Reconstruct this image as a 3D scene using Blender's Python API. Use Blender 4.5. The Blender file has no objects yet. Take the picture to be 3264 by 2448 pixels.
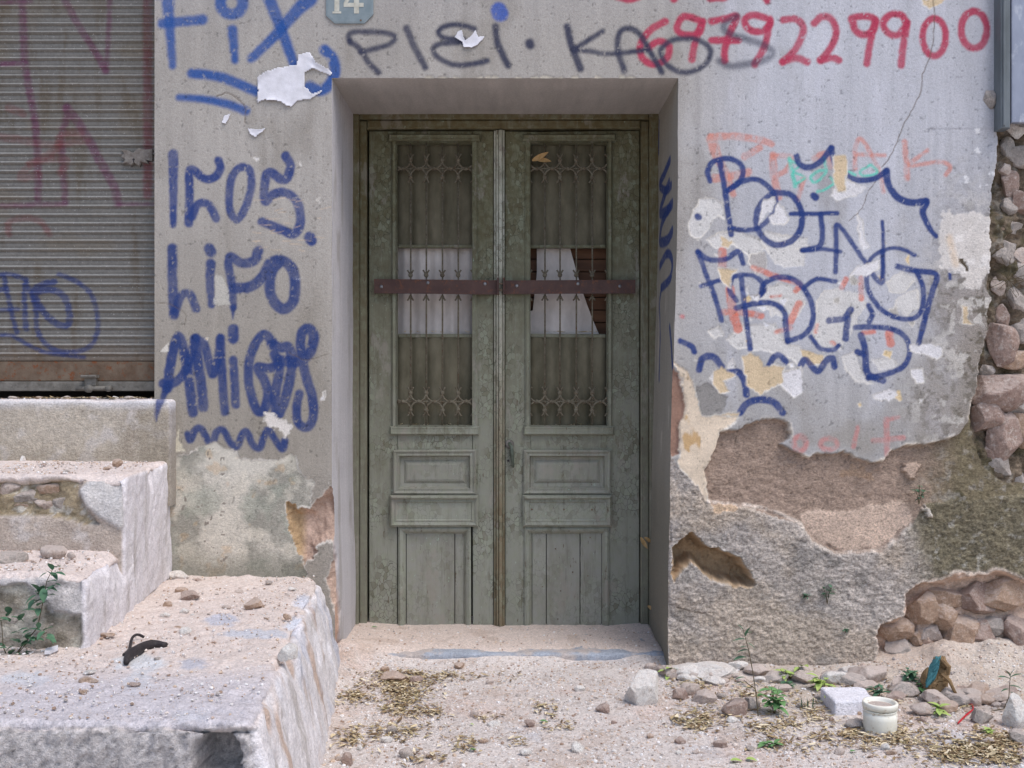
import bpy, math, random
import numpy as np
rng = np.random.RandomState(7); random.seed(7)
R = math.radians
# ------------------------------------------------------------------ camera, sky, sun
scene = bpy.context.scene
F = 1000.0; DC = 1000 / 240.0; CZ = 1.2
cam = bpy.data.cameras.new("camera"); co = bpy.data.objects.new("camera", cam)
scene.collection.objects.link(co); co.location = (0, -DC, CZ); co.rotation_euler = (R(90), 0, 0)
cam.sensor_width = 36; cam.lens = F * 36 / 1024; cam.clip_start = .05; cam.clip_end = 500
scene.camera = co
scene.render.resolution_x = 1024; scene.render.resolution_y = 768
SUN_EL, SUN_AZ = 60, 134            # azimuth clockwise from +Y (north)
w = bpy.data.worlds.new("World"); scene.world = w; w.use_nodes = True
nt = w.node_tree; sky = nt.nodes.new("ShaderNodeTexSky"); sky.sky_type = 'NISHITA'; sky.sun_disc = False
sky.sun_elevation = R(SUN_EL); sky.sun_rotation = R(SUN_AZ); sky.air_density = 1.0; sky.dust_density = 1.5; sky.ozone_density = 1.0
nt.links.new(sky.outputs[0], nt.nodes['Background'].inputs[0]); nt.nodes['Background'].inputs[1].default_value = .13
sl = bpy.data.lights.new("sun", 'SUN'); so = bpy.data.objects.new("sun", sl); scene.collection.objects.link(so)
sl.energy = 1.6; sl.angle = R(38); sl.color = (1, .95, .90)
so.rotation_euler = (R(90 - SUN_EL), 0, R(180 - SUN_AZ)); so.location = (2, -6, 6)
vs = scene.view_settings; vs.view_transform = 'Standard'; vs.look = 'None'; vs.gamma = 1; vs.exposure = 0.62
scene.render.engine = 'CYCLES'

# ------------------------------------------------------------------ helpers
def lin(c):
    c = np.asarray(c, float) / 255.
    return np.where(c <= .04045, c / 12.92, ((c + .055) / 1.055) ** 2.4)
VW = {1: (0, 0, 1100), 2: (1000, 0, 1100), 3: (2100, 0, 1164), 4: (0, 800, 1100), 5: (1000, 800, 1200),
      6: (2100, 800, 1164), 7: (0, 1623, 1100), 8: (1000, 1623, 1100), 9: (2100, 1575, 1164), 0: (0, 0, 3264)}
def vs_(k): return VW[k][2] / 2212. / 3.1875
def vz(k, pts):
    a = np.array(pts, float).reshape(-1, 2); s = vs_(k)
    return a * s + np.array([VW[k][0], VW[k][1]]) / 3.1875
def W(px, py, y=0.):
    s = F / (DC + y); return np.array([(px - 512) / s, y, CZ - (py - 384) / s])
def V(k, x, y, d=0.):
    p = vz(k, [(x, y)])[0]; return W(p[0], p[1], d)
_t2 = np.random.RandomState(3).rand(256, 256); _t3 = np.random.RandomState(4).rand(64, 64, 64)
def n2(x, y, seed=0):
    x = np.asarray(x) + seed * 17.31; y = np.asarray(y) + seed * 9.17
    xi = np.floor(x).astype(int); yi = np.floor(y).astype(int); fx = x - xi; fy = y - yi
    fx = fx * fx * (3 - 2 * fx); fy = fy * fy * (3 - 2 * fy)
    a = _t2[xi & 255, yi & 255]; b = _t2[(xi + 1) & 255, yi & 255]; c = _t2[xi & 255, (yi + 1) & 255]; d = _t2[(xi + 1) & 255, (yi + 1) & 255]
    return (a * (1 - fx) + b * fx) * (1 - fy) + (c * (1 - fx) + d * fx) * fy
def fb(x, y, sx, sy=None, o=4, seed=0):
    sy = sy or sx; t = 0; a = 1; s = 0
    for i in range(o):
        t = t + a * (n2(x / sx, y / sy, seed + i * 3) - .5) * 2; s += a; a *= .55; sx /= 2.03; sy /= 2.03
    return t / s
def n3(p, seed=0):
    p = p + seed * 7.13; i = np.floor(p).astype(int); f = p - i; f = f * f * (3 - 2 * f); r = 0
    for a in (0, 1):
        for b in (0, 1):
            for c in (0, 1):
                r = r + _t3[(i[:, 0] + a) & 63, (i[:, 1] + b) & 63, (i[:, 2] + c) & 63] * \
                    (f[:, 0] if a else 1 - f[:, 0]) * (f[:, 1] if b else 1 - f[:, 1]) * (f[:, 2] if c else 1 - f[:, 2])
    return r
def fb3(p, s, o=4, seed=0):
    t = 0; a = 1; k = 0
    for i in range(o):
        t = t + a * (n3(p / s, seed + i * 3) - .5) * 2; k += a; a *= .55; s /= 2.03
    return t / k
def sst(a, b, x):
    t = np.clip((np.asarray(x, float) - a) / (b - a), 0, 1); return t * t * (3 - 2 * t)
def crom(p, n=6):
    p = np.asarray(p, float)
    if len(p) < 3: return p
    q = np.vstack([2 * p[0] - p[1], p, 2 * p[-1] - p[-2]]); out = []
    for i in range(1, len(q) - 2):
        for t in np.arange(n) / n:
            out.append(.5 * ((2 * q[i]) + (-q[i - 1] + q[i + 1]) * t + (2 * q[i - 1] - 5 * q[i] + 4 * q[i + 1] - q[i + 2]) * t * t
                             + (-q[i - 1] + 3 * q[i] - 3 * q[i + 1] + q[i + 2]) * t ** 3))
    out.append(p[-1]); return np.array(out)
class Paint:
    """colour and depth over a cloud of surface points given by plane coordinates X, Y"""
    def __init__(s, X, Y, col):
        s.X = X; s.Y = Y; s.c = np.array(np.broadcast_to(col, (len(X), 3)), float); s.h = np.zeros(len(X))
        s.wx = X + 3.2 * fb(X, Y, 14, o=4, seed=50) + 1.5 * fb(X, Y, 4.5, o=3, seed=55); s.wy = Y + 3.2 * fb(X, Y, 14, o=4, seed=60) + 1.5 * fb(X, Y, 4.5, o=3, seed=65)
    def sub(s, p, m):
        lo = p.min(0) - m; hi = p.max(0) + m
        return np.nonzero((s.X > lo[0]) & (s.X < hi[0]) & (s.Y > lo[1]) & (s.Y < hi[1]))[0]
    def stroke(s, k, pts, r, col, a=1., soft=1.6, wear=0., sm=True, dep=0.):
        sc = vs_(k) if k is not None else 1.
        p = vz(k, pts) if k is not None else np.array(pts, float)
        if sm: p = crom(p)
        if len(p) == 1: p = np.vstack([p, p + .01])
        r0, r1 = (r if isinstance(r, tuple) else (r, r)); r0 *= sc; r1 *= sc
        I = s.sub(p, max(r0, r1) + soft * 2 + 2)
        if not len(I): return
        x = s.X[I] + .5 * fb(s.X[I], s.Y[I], 5, o=2, seed=5); y = s.Y[I] + .5 * fb(s.X[I], s.Y[I], 5, o=2, seed=8)
        best = np.full(len(I), 1e9); n = len(p) - 1
        for i in range(n):
            ax, ay = p[i]; dx, dy = p[i + 1] - p[i]; L = dx * dx + dy * dy + 1e-9
            t = np.clip(((x - ax) * dx + (y - ay) * dy) / L, 0, 1)
            d = np.hypot(x - ax - t * dx, y - ay - t * dy) - (r0 + (r1 - r0) * (i + t) / n)
            best = np.minimum(best, d)
        m = np.clip(.5 - best / (2 * soft), 0, 1); m = m * m * (3 - 2 * m) * a
        if wear: m = m * np.clip(1 - wear * np.clip(fb(s.X[I], s.Y[I], 6, 9, o=4, seed=33) * 5 + .2, 0, 1), 0, 1)
        m = m * np.clip(.95 + .08 * fb(s.X[I], s.Y[I], 3, o=2, seed=21) + .16 * fb(s.X[I], s.Y[I], 40, o=4, seed=22), 0, 1); m = m * (1 - .55 * sst(.42, .6, fb(s.X[I], s.Y[I], 3.4, o=3, seed=23)))
        s.c[I] += (lin(col) - s.c[I]) * m[:, None]
        if dep: s.h[I] += dep * m
    def ring(s, k, cx, cy, rx, ry, r, col, **kw):
        s.stroke(k, [(cx + rx * math.cos(t), cy + ry * math.sin(t)) for t in np.linspace(.3, 2 * math.pi + .3, 13)], r, col, **kw)
    def poly(s, k, pts, col=None, dep=None, a=1., amp=1., soft=.6, lip=0., lipcol=(215, 208, 198), tone=.0, dsoft=1.):
        p = vz(k, pts) if k is not None else np.array(pts, float)
        I = s.sub(p, 10 + 2 * amp)
        if not len(I): return None
        sd = psd(p, s.X[I] + (s.wx[I] - s.X[I]) * amp, s.Y[I] + (s.wy[I] - s.Y[I]) * amp)
        m = np.clip(sd / (2 * soft) + .5, 0, 1) * a
        if col is not None:
            cc = lin(col)[None, :] * (1 + tone * fb(s.X[I], s.Y[I], 16, o=5, seed=71)[:, None])
            s.c[I] += (cc - s.c[I]) * m[:, None]
        if lip:
            q = np.exp(-((sd + lip * .4) / lip) ** 2) * a * np.clip(.6 + fb(s.X[I], s.Y[I], 20, o=2, seed=9), 0, 1)
            s.c[I] += (lin(lipcol) - s.c[I]) * q[:, None]
        if dep is not None:
            md = np.clip(sd / (2 * dsoft) + .5, 0, 1) * a
            s.h[I] += (dep - s.h[I]) * md
        return I, sd
def psd(p, x, y):
    n = len(p); ins = np.zeros(len(x), bool); d = np.full(len(x), 1e9)
    for i in range(n):
        ax, ay = p[i]; bx, by = p[(i + 1) % n]; dx, dy = bx - ax, by - ay; L = dx * dx + dy * dy + 1e-9
        t = np.clip(((x - ax) * dx + (y - ay) * dy) / L, 0, 1)
        d = np.minimum(d, np.hypot(x - ax - t * dx, y - ay - t * dy))
        if abs(dy) > 1e-9: ins ^= ((ay > y) != (by > y)) & (x < dx * (y - ay) / dy + ax)
    return np.where(ins, d, -d)

ORG = {}
def link(o): scene.collection.objects.link(o); return o
def tag(o, label=None, cat=None, group=None, kind=None):
    if label: o['label'] = label
    if cat: o['category'] = cat
    if group: o['group'] = group
    if kind: o['kind'] = kind
    return o
def empty(name, loc, label=None, cat=None, group=None):
    o = link(bpy.data.objects.new(name, None)); o.location = loc; o.empty_display_size = .05
    ORG[o.name] = np.array(loc, float); return tag(o, label, cat, group)
def mesh(name, v, f, mat, parent=None, col=None, smooth=True, org=None):
    """v world coords; origin = the parent's origin, or org"""
    v = np.asarray(v, float).reshape(-1, 3)
    og = ORG[parent.name] if parent is not None else (np.array(org, float) if org is not None else np.array([v[:, 0].mean(), v[:, 1].mean(), v[:, 2].min()]))
    me = bpy.data.meshes.new(name)
    if isinstance(f, np.ndarray):
        k = f.shape[1]; me.vertices.add(len(v)); me.vertices.foreach_set('co', (v - og).astype(np.float32).ravel())
        me.loops.add(f.size); me.loops.foreach_set('vertex_index', f.astype(np.int32).ravel())
        me.polygons.add(len(f)); me.polygons.foreach_set('loop_start', (np.arange(len(f)) * k).astype(np.int32))
        me.update(calc_edges=True)
    else:
        me.from_pydata([tuple(q) for q in (v - og)], [], [list(q) for q in f])
    me.validate()
    me.polygons.foreach_set('use_smooth', np.full(len(me.polygons), smooth))
    if col is not None:
        at = me.color_attributes.new('Col', 'FLOAT_COLOR', 'POINT')
        c4 = np.ones((len(v), 4), np.float32); c4[:, :np.shape(col)[1]] = col; at.data.foreach_set('color', c4.ravel())
    me.materials.append(mat); o = link(bpy.data.objects.new(name, me))
    if parent is not None: o.parent = parent
    else: o.location = og
    ORG[o.name] = og; return o
def gridf(nx, ny):
    i = np.arange(nx * ny).reshape(ny, nx)
    return np.stack([i[:-1, :-1].ravel(), i[:-1, 1:].ravel(), i[1:, 1:].ravel(), i[1:, :-1].ravel()], 1)
class MB:
    def __init__(s): s.v = []; s.f = []
    def add(s, v, f):
        b = len(s.v); s.v += [tuple(q) for q in v]; s.f += [[b + i for i in q] for q in f]
    def box(s, x0, x1, y0, y1, z0, z1, b=.0):
        if b == 0:
            v = [(x, y, z) for z in (z0, z1) for y in (y0, y1) for x in (x0, x1)]
            s.add(v, [(0, 1, 5, 4), (2, 6, 7, 3), (0, 4, 6, 2), (1, 3, 7, 5), (4, 5, 7, 6), (0, 2, 3, 1)])
        else:   # chamfered front edges
            s.prof(x0, x1, z0, z1, [(0, y1), (0, y0 + b), (b, y0)], True)
    def prof(s, x0, x1, z0, z1, pr, cap=True):
        """concentric rectangles (inset, y) joined; cap fills the last"""
        v = []; f = []
        for (i, y) in pr: v += [(x0 + i, y, z0 + i), (x1 - i, y, z0 + i), (x1 - i, y, z1 - i), (x0 + i, y, z1 - i)]
        for k in range(len(pr) - 1):
            for j in range(4):
                a = 4 * k + j; b = 4 * k + (j + 1) % 4; f.append((a, b, b + 4, a + 4))
        if cap: n = 4 * (len(pr) - 1); f.append((n, n + 1, n + 2, n + 3))
        s.add(v, f)
    def tube(s, pts, r, n=6, cap=True):
        pts = np.asarray(pts, float); m = len(pts); rr = np.broadcast_to(r, (m,)); v = []; f = []
        up0 = None
        for i in range(m):
            t = pts[min(i + 1, m - 1)] - pts[max(i - 1, 0)]; t = t / (np.linalg.norm(t) + 1e-12)
            if up0 is None: up0 = np.array([0, 0, 1.]) if abs(t[2]) < .9 else np.array([0, 1., 0])
            a = np.cross(t, up0); a /= np.linalg.norm(a) + 1e-12; b = np.cross(a, t); up0 = b
            for j in range(n):
                q = 2 * math.pi * j / n; v.append(pts[i] + rr[i] * (math.cos(q) * a + math.sin(q) * b))
        for i in range(m - 1):
            for j in range(n): f.append((i * n + j, i * n + (j + 1) % n, (i + 1) * n + (j + 1) % n, (i + 1) * n + j))
        if cap: f.append(tuple(range(n - 1, -1, -1))); f.append(tuple(range((m - 1) * n, m * n)))
        s.add(v, f)
    def lathe(s, c, prof, n=24, axis='z'):
        v = []; f = []
        for (r, h) in prof:
            for j in range(n):
                q = 2 * math.pi * j / n; a, b = r * math.cos(q), r * math.sin(q)
                v.append((c[0] + a, c[1] + b, c[2] + h) if axis == 'z' else (c[0] + a, c[1] - h, c[2] + b))
        for i in range(len(prof) - 1):
            for j in range(n): f.append((i * n + j, i * n + (j + 1) % n, (i + 1) * n + (j + 1) % n, (i + 1) * n + j))
        f.append(tuple(range(n - 1, -1, -1))); f.append(tuple(range((len(prof) - 1) * n, len(prof) * n)))
        s.add(v, f)
    def build(s, name, mat, parent=None, smooth=False, wob=0., **kw):
        v = np.array(s.v)
        if wob: v = v + wob * np.stack([fb3(v, .09, 2, 1), fb3(v, .09, 2, 5), fb3(v, .09, 2, 9)], 1)
        return mesh(name, v, s.f, mat, parent, smooth=smooth, **kw)

# ------------------------------------------------------------------ materials
class NT:
    def __init__(s, name):
        s.m = bpy.data.materials.new(name); s.m.use_nodes = True; s.t = s.m.node_tree; s.b = s.t.nodes['Principled BSDF']
        s.b.inputs['Specular IOR Level'].default_value = .25
        tc = s.t.nodes.new('ShaderNodeTexCoord'); s.co = tc.outputs['Object']
        # object coordinates differ per origin, so use world position
        g = s.t.nodes.new('ShaderNodeNewGeometry'); s.pos = g.outputs['Position']
    def n(s, t, **kw):
        o = s.t.nodes.new(t)
        for k, v in kw.items(): setattr(o, k, v)
        return o
    def l(s, a, b): s.t.links.new(a, b)
    def noise(s, scale, det=4, rough=.6, vec=None, st=None):
        o = s.n('ShaderNodeTexNoise'); o.inputs['Scale'].default_value = scale; o.inputs['Detail'].default_value = det; o.inputs['Roughness'].default_value = rough
        v = vec or s.co
        if st:
            mp = s.n('ShaderNodeMapping'); mp.inputs['Scale'].default_value = st; s.l(v, mp.inputs[0]); v = mp.outputs[0]
        s.l(v, o.inputs['Vector']); return o.outputs['Fac']
    def ramp(s, fac, a, b, c0=0., c1=1.):
        o = s.n('ShaderNodeMapRange'); s.l(fac, o.inputs[0])
        for i, q in enumerate((a, b, c0, c1)): o.inputs[1 + i].default_value = q
        return o.outputs[0]
    def mix(s, fac, a, b, mode='MIX'):
        o = s.n('ShaderNodeMix', data_type='RGBA', blend_type=mode)
        for sock, q in ((o.inputs[0], fac), (o.inputs[6], a), (o.inputs[7], b)):
            if isinstance(q, (int, float)): sock.default_value = q
            elif isinstance(q, (tuple, list, np.ndarray)): sock.default_value = (*[float(z) for z in q][:3], 1)
            else: s.l(q, sock)
        return o.outputs[2]
    def math(s, op, a, b=0.):
        o = s.n('ShaderNodeMath', operation=op)
        for i, q in enumerate((a, b)):
            if isinstance(q, (int, float)): o.inputs[i].default_value = q
            else: s.l(q, o.inputs[i])
        return o.outputs[0]
    def bump(s, h, dist=.002, strength=1., prev=None):
        o = s.n('ShaderNodeBump'); o.inputs['Distance'].default_value = dist; o.inputs['Strength'].default_value = strength
        s.l(h, o.inputs['Height'])
        if prev: s.l(prev, o.inputs['Normal'])
        return o.outputs[0]
    def out(s, col, rough=.9, nrm=None, metal=0.):
        if isinstance(col, (tuple, np.ndarray, list)): s.b.inputs['Base Color'].default_value = (*[float(z) for z in col][:3], 1)
        else: s.l(col, s.b.inputs['Base Color'])
        if isinstance(rough, (int, float)): s.b.inputs['Roughness'].default_value = rough
        else: s.l(rough, s.b.inputs['Roughness'])
        s.b.inputs['Metallic'].default_value = metal
        if nrm: s.l(nrm, s.b.inputs['Normal'])
        return s.m
def m_vcol(name, amt=.25, sc=120, bump=.0015, bs=220, rough=.92, spec=None, metal=0., dark=.62):
    """colour attribute times grain; alpha above 1 marks coarser, rougher render"""
    t = NT(name); an = t.n('ShaderNodeAttribute', attribute_name='Col'); a = an.outputs['Color']; rg = t.math('SUBTRACT', an.outputs['Alpha'], 1.)
    f = t.ramp(t.noise(sc, 5, .75), .3, .7, 1 - amt, 1 + amt)
    fr = t.math('MULTIPLY', t.ramp(t.noise(95, 4, .8, st=(1, 1, 1.5)), .32, .68, .45, 1.62), t.ramp(t.noise(30, 3, .7), .3, .7, .82, 1.18))
    f = t.math('ADD', t.math('MULTIPLY', f, t.math('SUBTRACT', 1., rg)), t.math('MULTIPLY', fr, rg))
    c = t.mix(1., a, f, 'MULTIPLY')
    f2 = t.ramp(t.noise(sc * 3.1, 2, .5), dark, dark + .1, 0, amt * 1.3); c = t.mix(f2, c, lin((70, 62, 55)))
    f3 = t.ramp(t.noise(sc * 2.3, 2, .5), .66, .74, 0, amt * 1.2); c = t.mix(f3, c, lin((236, 232, 230)))
    hh = t.math('MULTIPLY', t.noise(95, 4, .8, st=(1, 1, 1.5)), rg)
    nr = t.bump(t.noise(bs, 4, .7), bump); nr = t.bump(t.noise(bs * .25, 3, .6), bump * 1.5, 1, nr); nr = t.bump(hh, .008, 1, nr)
    return t.out(c, rough, nr, metal)
def m_var(name, c1, c2, sc=20, bump=.001, bs=150, rough=.85, det=5, st=None, c3=None, metal=0., r3=(.55, .65)):
    t = NT(name); c = t.mix(t.ramp(t.noise(sc, det, .65, st=st), .35, .65), lin(c1), lin(c2))
    if c3 is not None: c = t.mix(t.ramp(t.noise(sc * 2.3, 5, .7, st=st), *r3), c, lin(c3))
    return t.out(c, rough, t.bump(t.noise(bs, 4, .7, st=st), bump), metal)
def m_wood(name, top, low, crack=1., wear=.5, zt=2.0, zl=.6, vstain=.5):
    t = NT(name)
    sep = t.n('ShaderNodeSeparateXYZ'); t.l(t.pos, sep.inputs[0])
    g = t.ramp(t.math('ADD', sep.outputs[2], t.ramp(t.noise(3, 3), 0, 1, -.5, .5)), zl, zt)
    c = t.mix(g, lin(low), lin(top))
    c = t.mix(t.ramp(t.noise(26, 6, .7), .45, .72, 0, .6), c, lin((134, 138, 116)))          # paler paint
    c = t.mix(t.ramp(t.noise(9, 6, .7, st=(1, 1, .25)), .5, .68, 0, .6 * vstain), c, lin((82, 74, 52)))    # brown grime
    # crackle
    mp = t.n('ShaderNodeMapping'); mp.inputs['Scale'].default_value = (1, 1, .72); t.l(t.pos, mp.inputs[0])
    nn = t.n('ShaderNodeTexNoise'); nn.inputs['Scale'].default_value = 30; t.l(mp.outputs[0], nn.inputs['Vector'])
    va = t.n('ShaderNodeVectorMath', operation='MULTIPLY_ADD'); t.l(nn.outputs['Color'], va.inputs[0]); va.inputs[1].default_value = (.02, .02, .02); t.l(mp.outputs[0], va.inputs[2])
    vo = t.n('ShaderNodeTexVoronoi', feature='DISTANCE_TO_EDGE'); vo.inputs['Scale'].default_value = 52; t.l(va.outputs[0], vo.inputs['Vector'])
    vc = t.n('ShaderNodeTexVoronoi', feature='F1'); vc.inputs['Scale'].default_value = 52; t.l(va.outputs[0], vc.inputs['Vector'])
    vsp = t.n('ShaderNodeSeparateXYZ'); t.l(vc.outputs['Color'], vsp.inputs[0]); creg = t.ramp(t.noise(4.5, 3, .5), .42, .54, 0, min(1., crack))
    c = t.mix(t.math('MULTIPLY', t.ramp(vsp.outputs[0], .5, 1, 0, .55), creg), c, lin((142, 148, 128))); c = t.mix(t.math('MULTIPLY', t.ramp(vsp.outputs[1], .72, .9, 0, .5), creg), c, lin((90, 82, 62)))
    line = t.math('MULTIPLY', t.ramp(vo.outputs['Distance'], .0, .075, 1, 0), t.ramp(t.noise(60, 3, .7), .35, .6, .25, 1))
    msk = t.math('MULTIPLY', line, t.ramp(t.noise(4.5, 3, .5), .44, .56, 0, .62 * crack))
    c = t.mix(msk, c, lin((58, 55, 40)))
    # flaked bits: bare grey-brown wood and pale undercoat
    fl = t.ramp(t.noise(60, 4, .75, st=(1, 1, .2)), .63, .68, 0, wear); c = t.mix(fl, c, lin((96, 84, 68)))
    fl2 = t.ramp(t.noise(85, 3, .7, st=(1, 1, .5)), .68, .72, 0, wear); c = t.mix(fl2, c, lin((158, 176, 160)))
    vs1 = t.noise(34, 5, .8, st=(1, 1, .07)); c = t.mix(t.ramp(vs1, .55, .75, 0, .55), c, lin((72, 66, 48)))
    vs2 = t.noise(22, 5, .8, st=(1, 1, .1)); c = t.mix(t.ramp(vs2, .56, .74, 0, .6), c, lin((150, 152, 140)))
    wd = t.ramp(t.noise(7, 5, .75, st=(1, 1, .5)), .57, .63, 0, .6 * wear); c = t.mix(wd, c, lin((142, 136, 126)))
    nr = t.bump(line, .0012, -1 * crack * .6); nr = t.bump(t.noise(90, 5, .7, st=(1, 1, .15)), .0018, .8, nr); nr = t.bump(fl, .001, -1, nr)
    return t.out(c, .72, nr)
M = {}
M['plaster'] = m_vcol('plaster', .16, 130, .0012, 260)
M['concrete'] = m_vcol('concrete', .28, 110, .003, 200)
M['ground'] = m_vcol('dusty_soil', .34, 110, .004, 240)
M['leafm'] = m_vcol('dry_leaf', .12, 200, .0006, 300, .75)
M['shutter'] = m_vcol('shutter_paint', .2, 60, .0006, 200, .55)
M['door'] = m_wood('door_paint', (98, 94, 70), (138, 138, 127), 1.4, 1.)  # dark top here and in panel, mould: olive paint plus painted-in shading
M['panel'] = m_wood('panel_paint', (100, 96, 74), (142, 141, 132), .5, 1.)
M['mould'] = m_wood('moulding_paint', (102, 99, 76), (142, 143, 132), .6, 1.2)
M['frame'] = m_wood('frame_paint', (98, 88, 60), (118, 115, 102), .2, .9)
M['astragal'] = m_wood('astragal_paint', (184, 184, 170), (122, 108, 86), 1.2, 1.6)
M['board'] = m_var('dusty_board', (90, 86, 70), (116, 110, 92), 14, .0006, 120, .9, st=(1, 1, .4))
M['bar_iron'] = m_var('grille_iron', (118, 113, 98), (88, 80, 66), 60, .0006, 300, .8, c3=(92, 62, 42))
M['strap'] = m_var('strap_paint', (84, 62, 56), (70, 50, 46), 18, .0008, 200, .5, c3=(104, 66, 48))
M['bolt'] = m_var('bolt_zinc', (150, 150, 152), (118, 118, 122), 60, .0003, 300, .4, metal=.6)
M['rust'] = m_var('rusty_steel', (92, 74, 60), (112, 98, 84), 16, .0014, 120, .8, c3=(112, 66, 40))
M['steel'] = m_var('dull_steel', (120, 116, 110), (92, 88, 82), 30, .0008, 200, .6)
M['cloth'] = m_var('cloth', (206, 198, 192), (176, 168, 162), 9, .001, 500, .95, st=(1, 1, .5))
M['plank'] = m_var('brown_plank', (104, 74, 54), (76, 54, 42), 16, .001, 90, .8, st=(.12, 1, 1))
M['sign'] = m_var('enamel_plate', (132, 142, 146), (116, 128, 132), 20, .0003, 200, .35, c3=(120, 104, 88), r3=(.66, .72))
M['paper'] = m_var('torn_paper', (222, 220, 226), (204, 202, 206), 18, .0008, 200, .9)
M['white'] = m_var('white_paint_old', (196, 194, 182), (172, 168, 154), 40, .0006, 200, .6)
M['plastic'] = m_var('white_plastic', (232, 230, 220), (226, 222, 208), 22, .0006, 150, .5, c3=(170, 144, 108), r3=(.58, .68))
M['metal'] = m_var('grey_sheet_metal', (150, 156, 172), (128, 134, 150), 8, .0008, 60, .45, st=(1, 1, .4), c3=(176, 180, 190))
M['metaldk'] = m_var('grey_channel_metal', (112, 118, 122), (92, 98, 100), 12, .0008, 80, .5, st=(1, 1, .4))
M['black'] = m_var('black_rubber', (44, 40, 42), (60, 54, 54), 60, .001, 300, .6)
M['red'] = m_var('red_plastic', (196, 40, 52), (176, 34, 46), 40, .0002, 200, .4)
M['stem'] = m_var('stem', (96, 84, 62), (80, 72, 50), 60, .0003, 300, .8)
def m_rock(name, c1, c2, c3, dust=.75):
    t = NT(name); c = t.mix(t.ramp(t.noise(18, 6, .75), .38, .62), lin(c1), lin(c2)); c = t.mix(t.ramp(t.noise(44, 5, .8), .52, .66), c, lin(c3))
    c = t.mix(1., c, t.ramp(t.noise(160, 4, .8), .3, .7, .72, 1.28), 'MULTIPLY')
    g = t.n('ShaderNodeNewGeometry'); sp = t.n('ShaderNodeSeparateXYZ'); t.l(g.outputs['Normal'], sp.inputs[0])
    d = t.math('MULTIPLY', t.ramp(t.math('ADD', sp.outputs[2], t.ramp(t.noise(60, 4, .7), .3, .7, -.4, .4)), .25, .8, 0, 1), dust)
    c = t.mix(d, c, lin((222, 206, 196)))
    nr = t.bump(t.noise(60, 6, .8), .007); nr = t.bump(t.noise(240, 4, .8), .002, 1, nr)
    return t.out(c, .95, nr)
M['rock_pink'] = m_rock('pink_limestone', (184, 160, 148), (158, 132, 120), (210, 196, 186), .4)
M['rock_pale'] = m_rock('pale_limestone', (220, 206, 196), (200, 180, 168), (176, 152, 136), .6)
M['rock_gray'] = m_rock('grey_stone', (192, 182, 174), (166, 156, 148), (214, 202, 192), .6)
M['rock_orange'] = m_rock('tan_brick_stone', (200, 172, 150), (176, 146, 124), (216, 194, 176), .5)
M['rock_white'] = m_rock('white_rubble', (250, 246, 240), (238, 230, 222), (218, 204, 192), .2)
def m_green(name, a, b): 
    t = NT(name); c = t.mix(t.ramp(t.noise(50, 3), .35, .65), lin(a), lin(b)); t.b.inputs['Subsurface Weight'].default_value = 0
    return t.out(c, .55)
M['g_dark'] = m_green('leaf_dark', (70, 104, 82), (88, 122, 92)); M['g_mid'] = m_green('leaf_mid', (92, 134, 84), (116, 154, 98)); M['g_lime'] = m_green('leaf_lime', (150, 178, 96), (176, 190, 112))
M['bagbrown'] = m_var('crumpled_brown', (150, 124, 90), (118, 94, 66), 20, .0015, 80, .7); M['bagteal'] = m_var('crumpled_teal', (74, 128, 134), (58, 104, 110), 30, .001, 100, .6)
M['dryleaf'] = m_var('dry_leaf_tan', (190, 158, 112), (164, 128, 82), 60, .0006, 200, .8)

# ------------------------------------------------------------------ the house wall (dense relief)
OPT = 78.0
def xl(y): return 331.8 + 3.0 * sst(480, 620, y) + .5 * fb(np.asarray(y, float), 0 * np.asarray(y, float), 40, o=4, seed=2)
def xr(y): return 678.2 - 10 * sst(100, 660, y) + .6 * fb(np.asarray(y, float), 0 * np.asarray(y, float), 30, o=4, seed=6)
wall = empty('house_wall', (0, 0, 0), 'old grey plastered house wall covered in blue, black and red graffiti, its lower right side crumbling to stone', 'wall')
ys = np.concatenate([np.linspace(-1500, -100, 30)[:-1], np.linspace(-100, -8, 24)[:-1], np.arange(-8, OPT - .01, 1.), np.arange(OPT, 700.1, 1.)])
rowT = int(np.argmin(abs(ys - OPT)))
n1, n2_, n3_ = 178, 120, 348
XLb = np.linspace(0, 1, n1); XM = np.linspace(0, 1, n2_ * 3)[1:]; XRb = np.linspace(0, 1, n3_)[1:]
tail = np.concatenate([np.arange(1, 90) * 1.3 / 500, np.linspace(118 / 500, 1, 18)])
rows = []
for y in ys:
    a = float(xl(max(y, OPT))); b = float(xr(max(y, OPT)))
    rows.append(np.concatenate([154.5 + (a - 154.5) * XLb, a + (b - a) * XM, b + (1028 - b) * XRb, 1028 + 500 * tail]))
X = np.array(rows); Y = np.repeat(ys[:, None], X.shape[1], 1); ny_, nx_ = X.shape
cL = n1 - 1; cR = n1 - 1 + len(XM)
X = X.ravel(); Y = Y.ravel()
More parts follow.
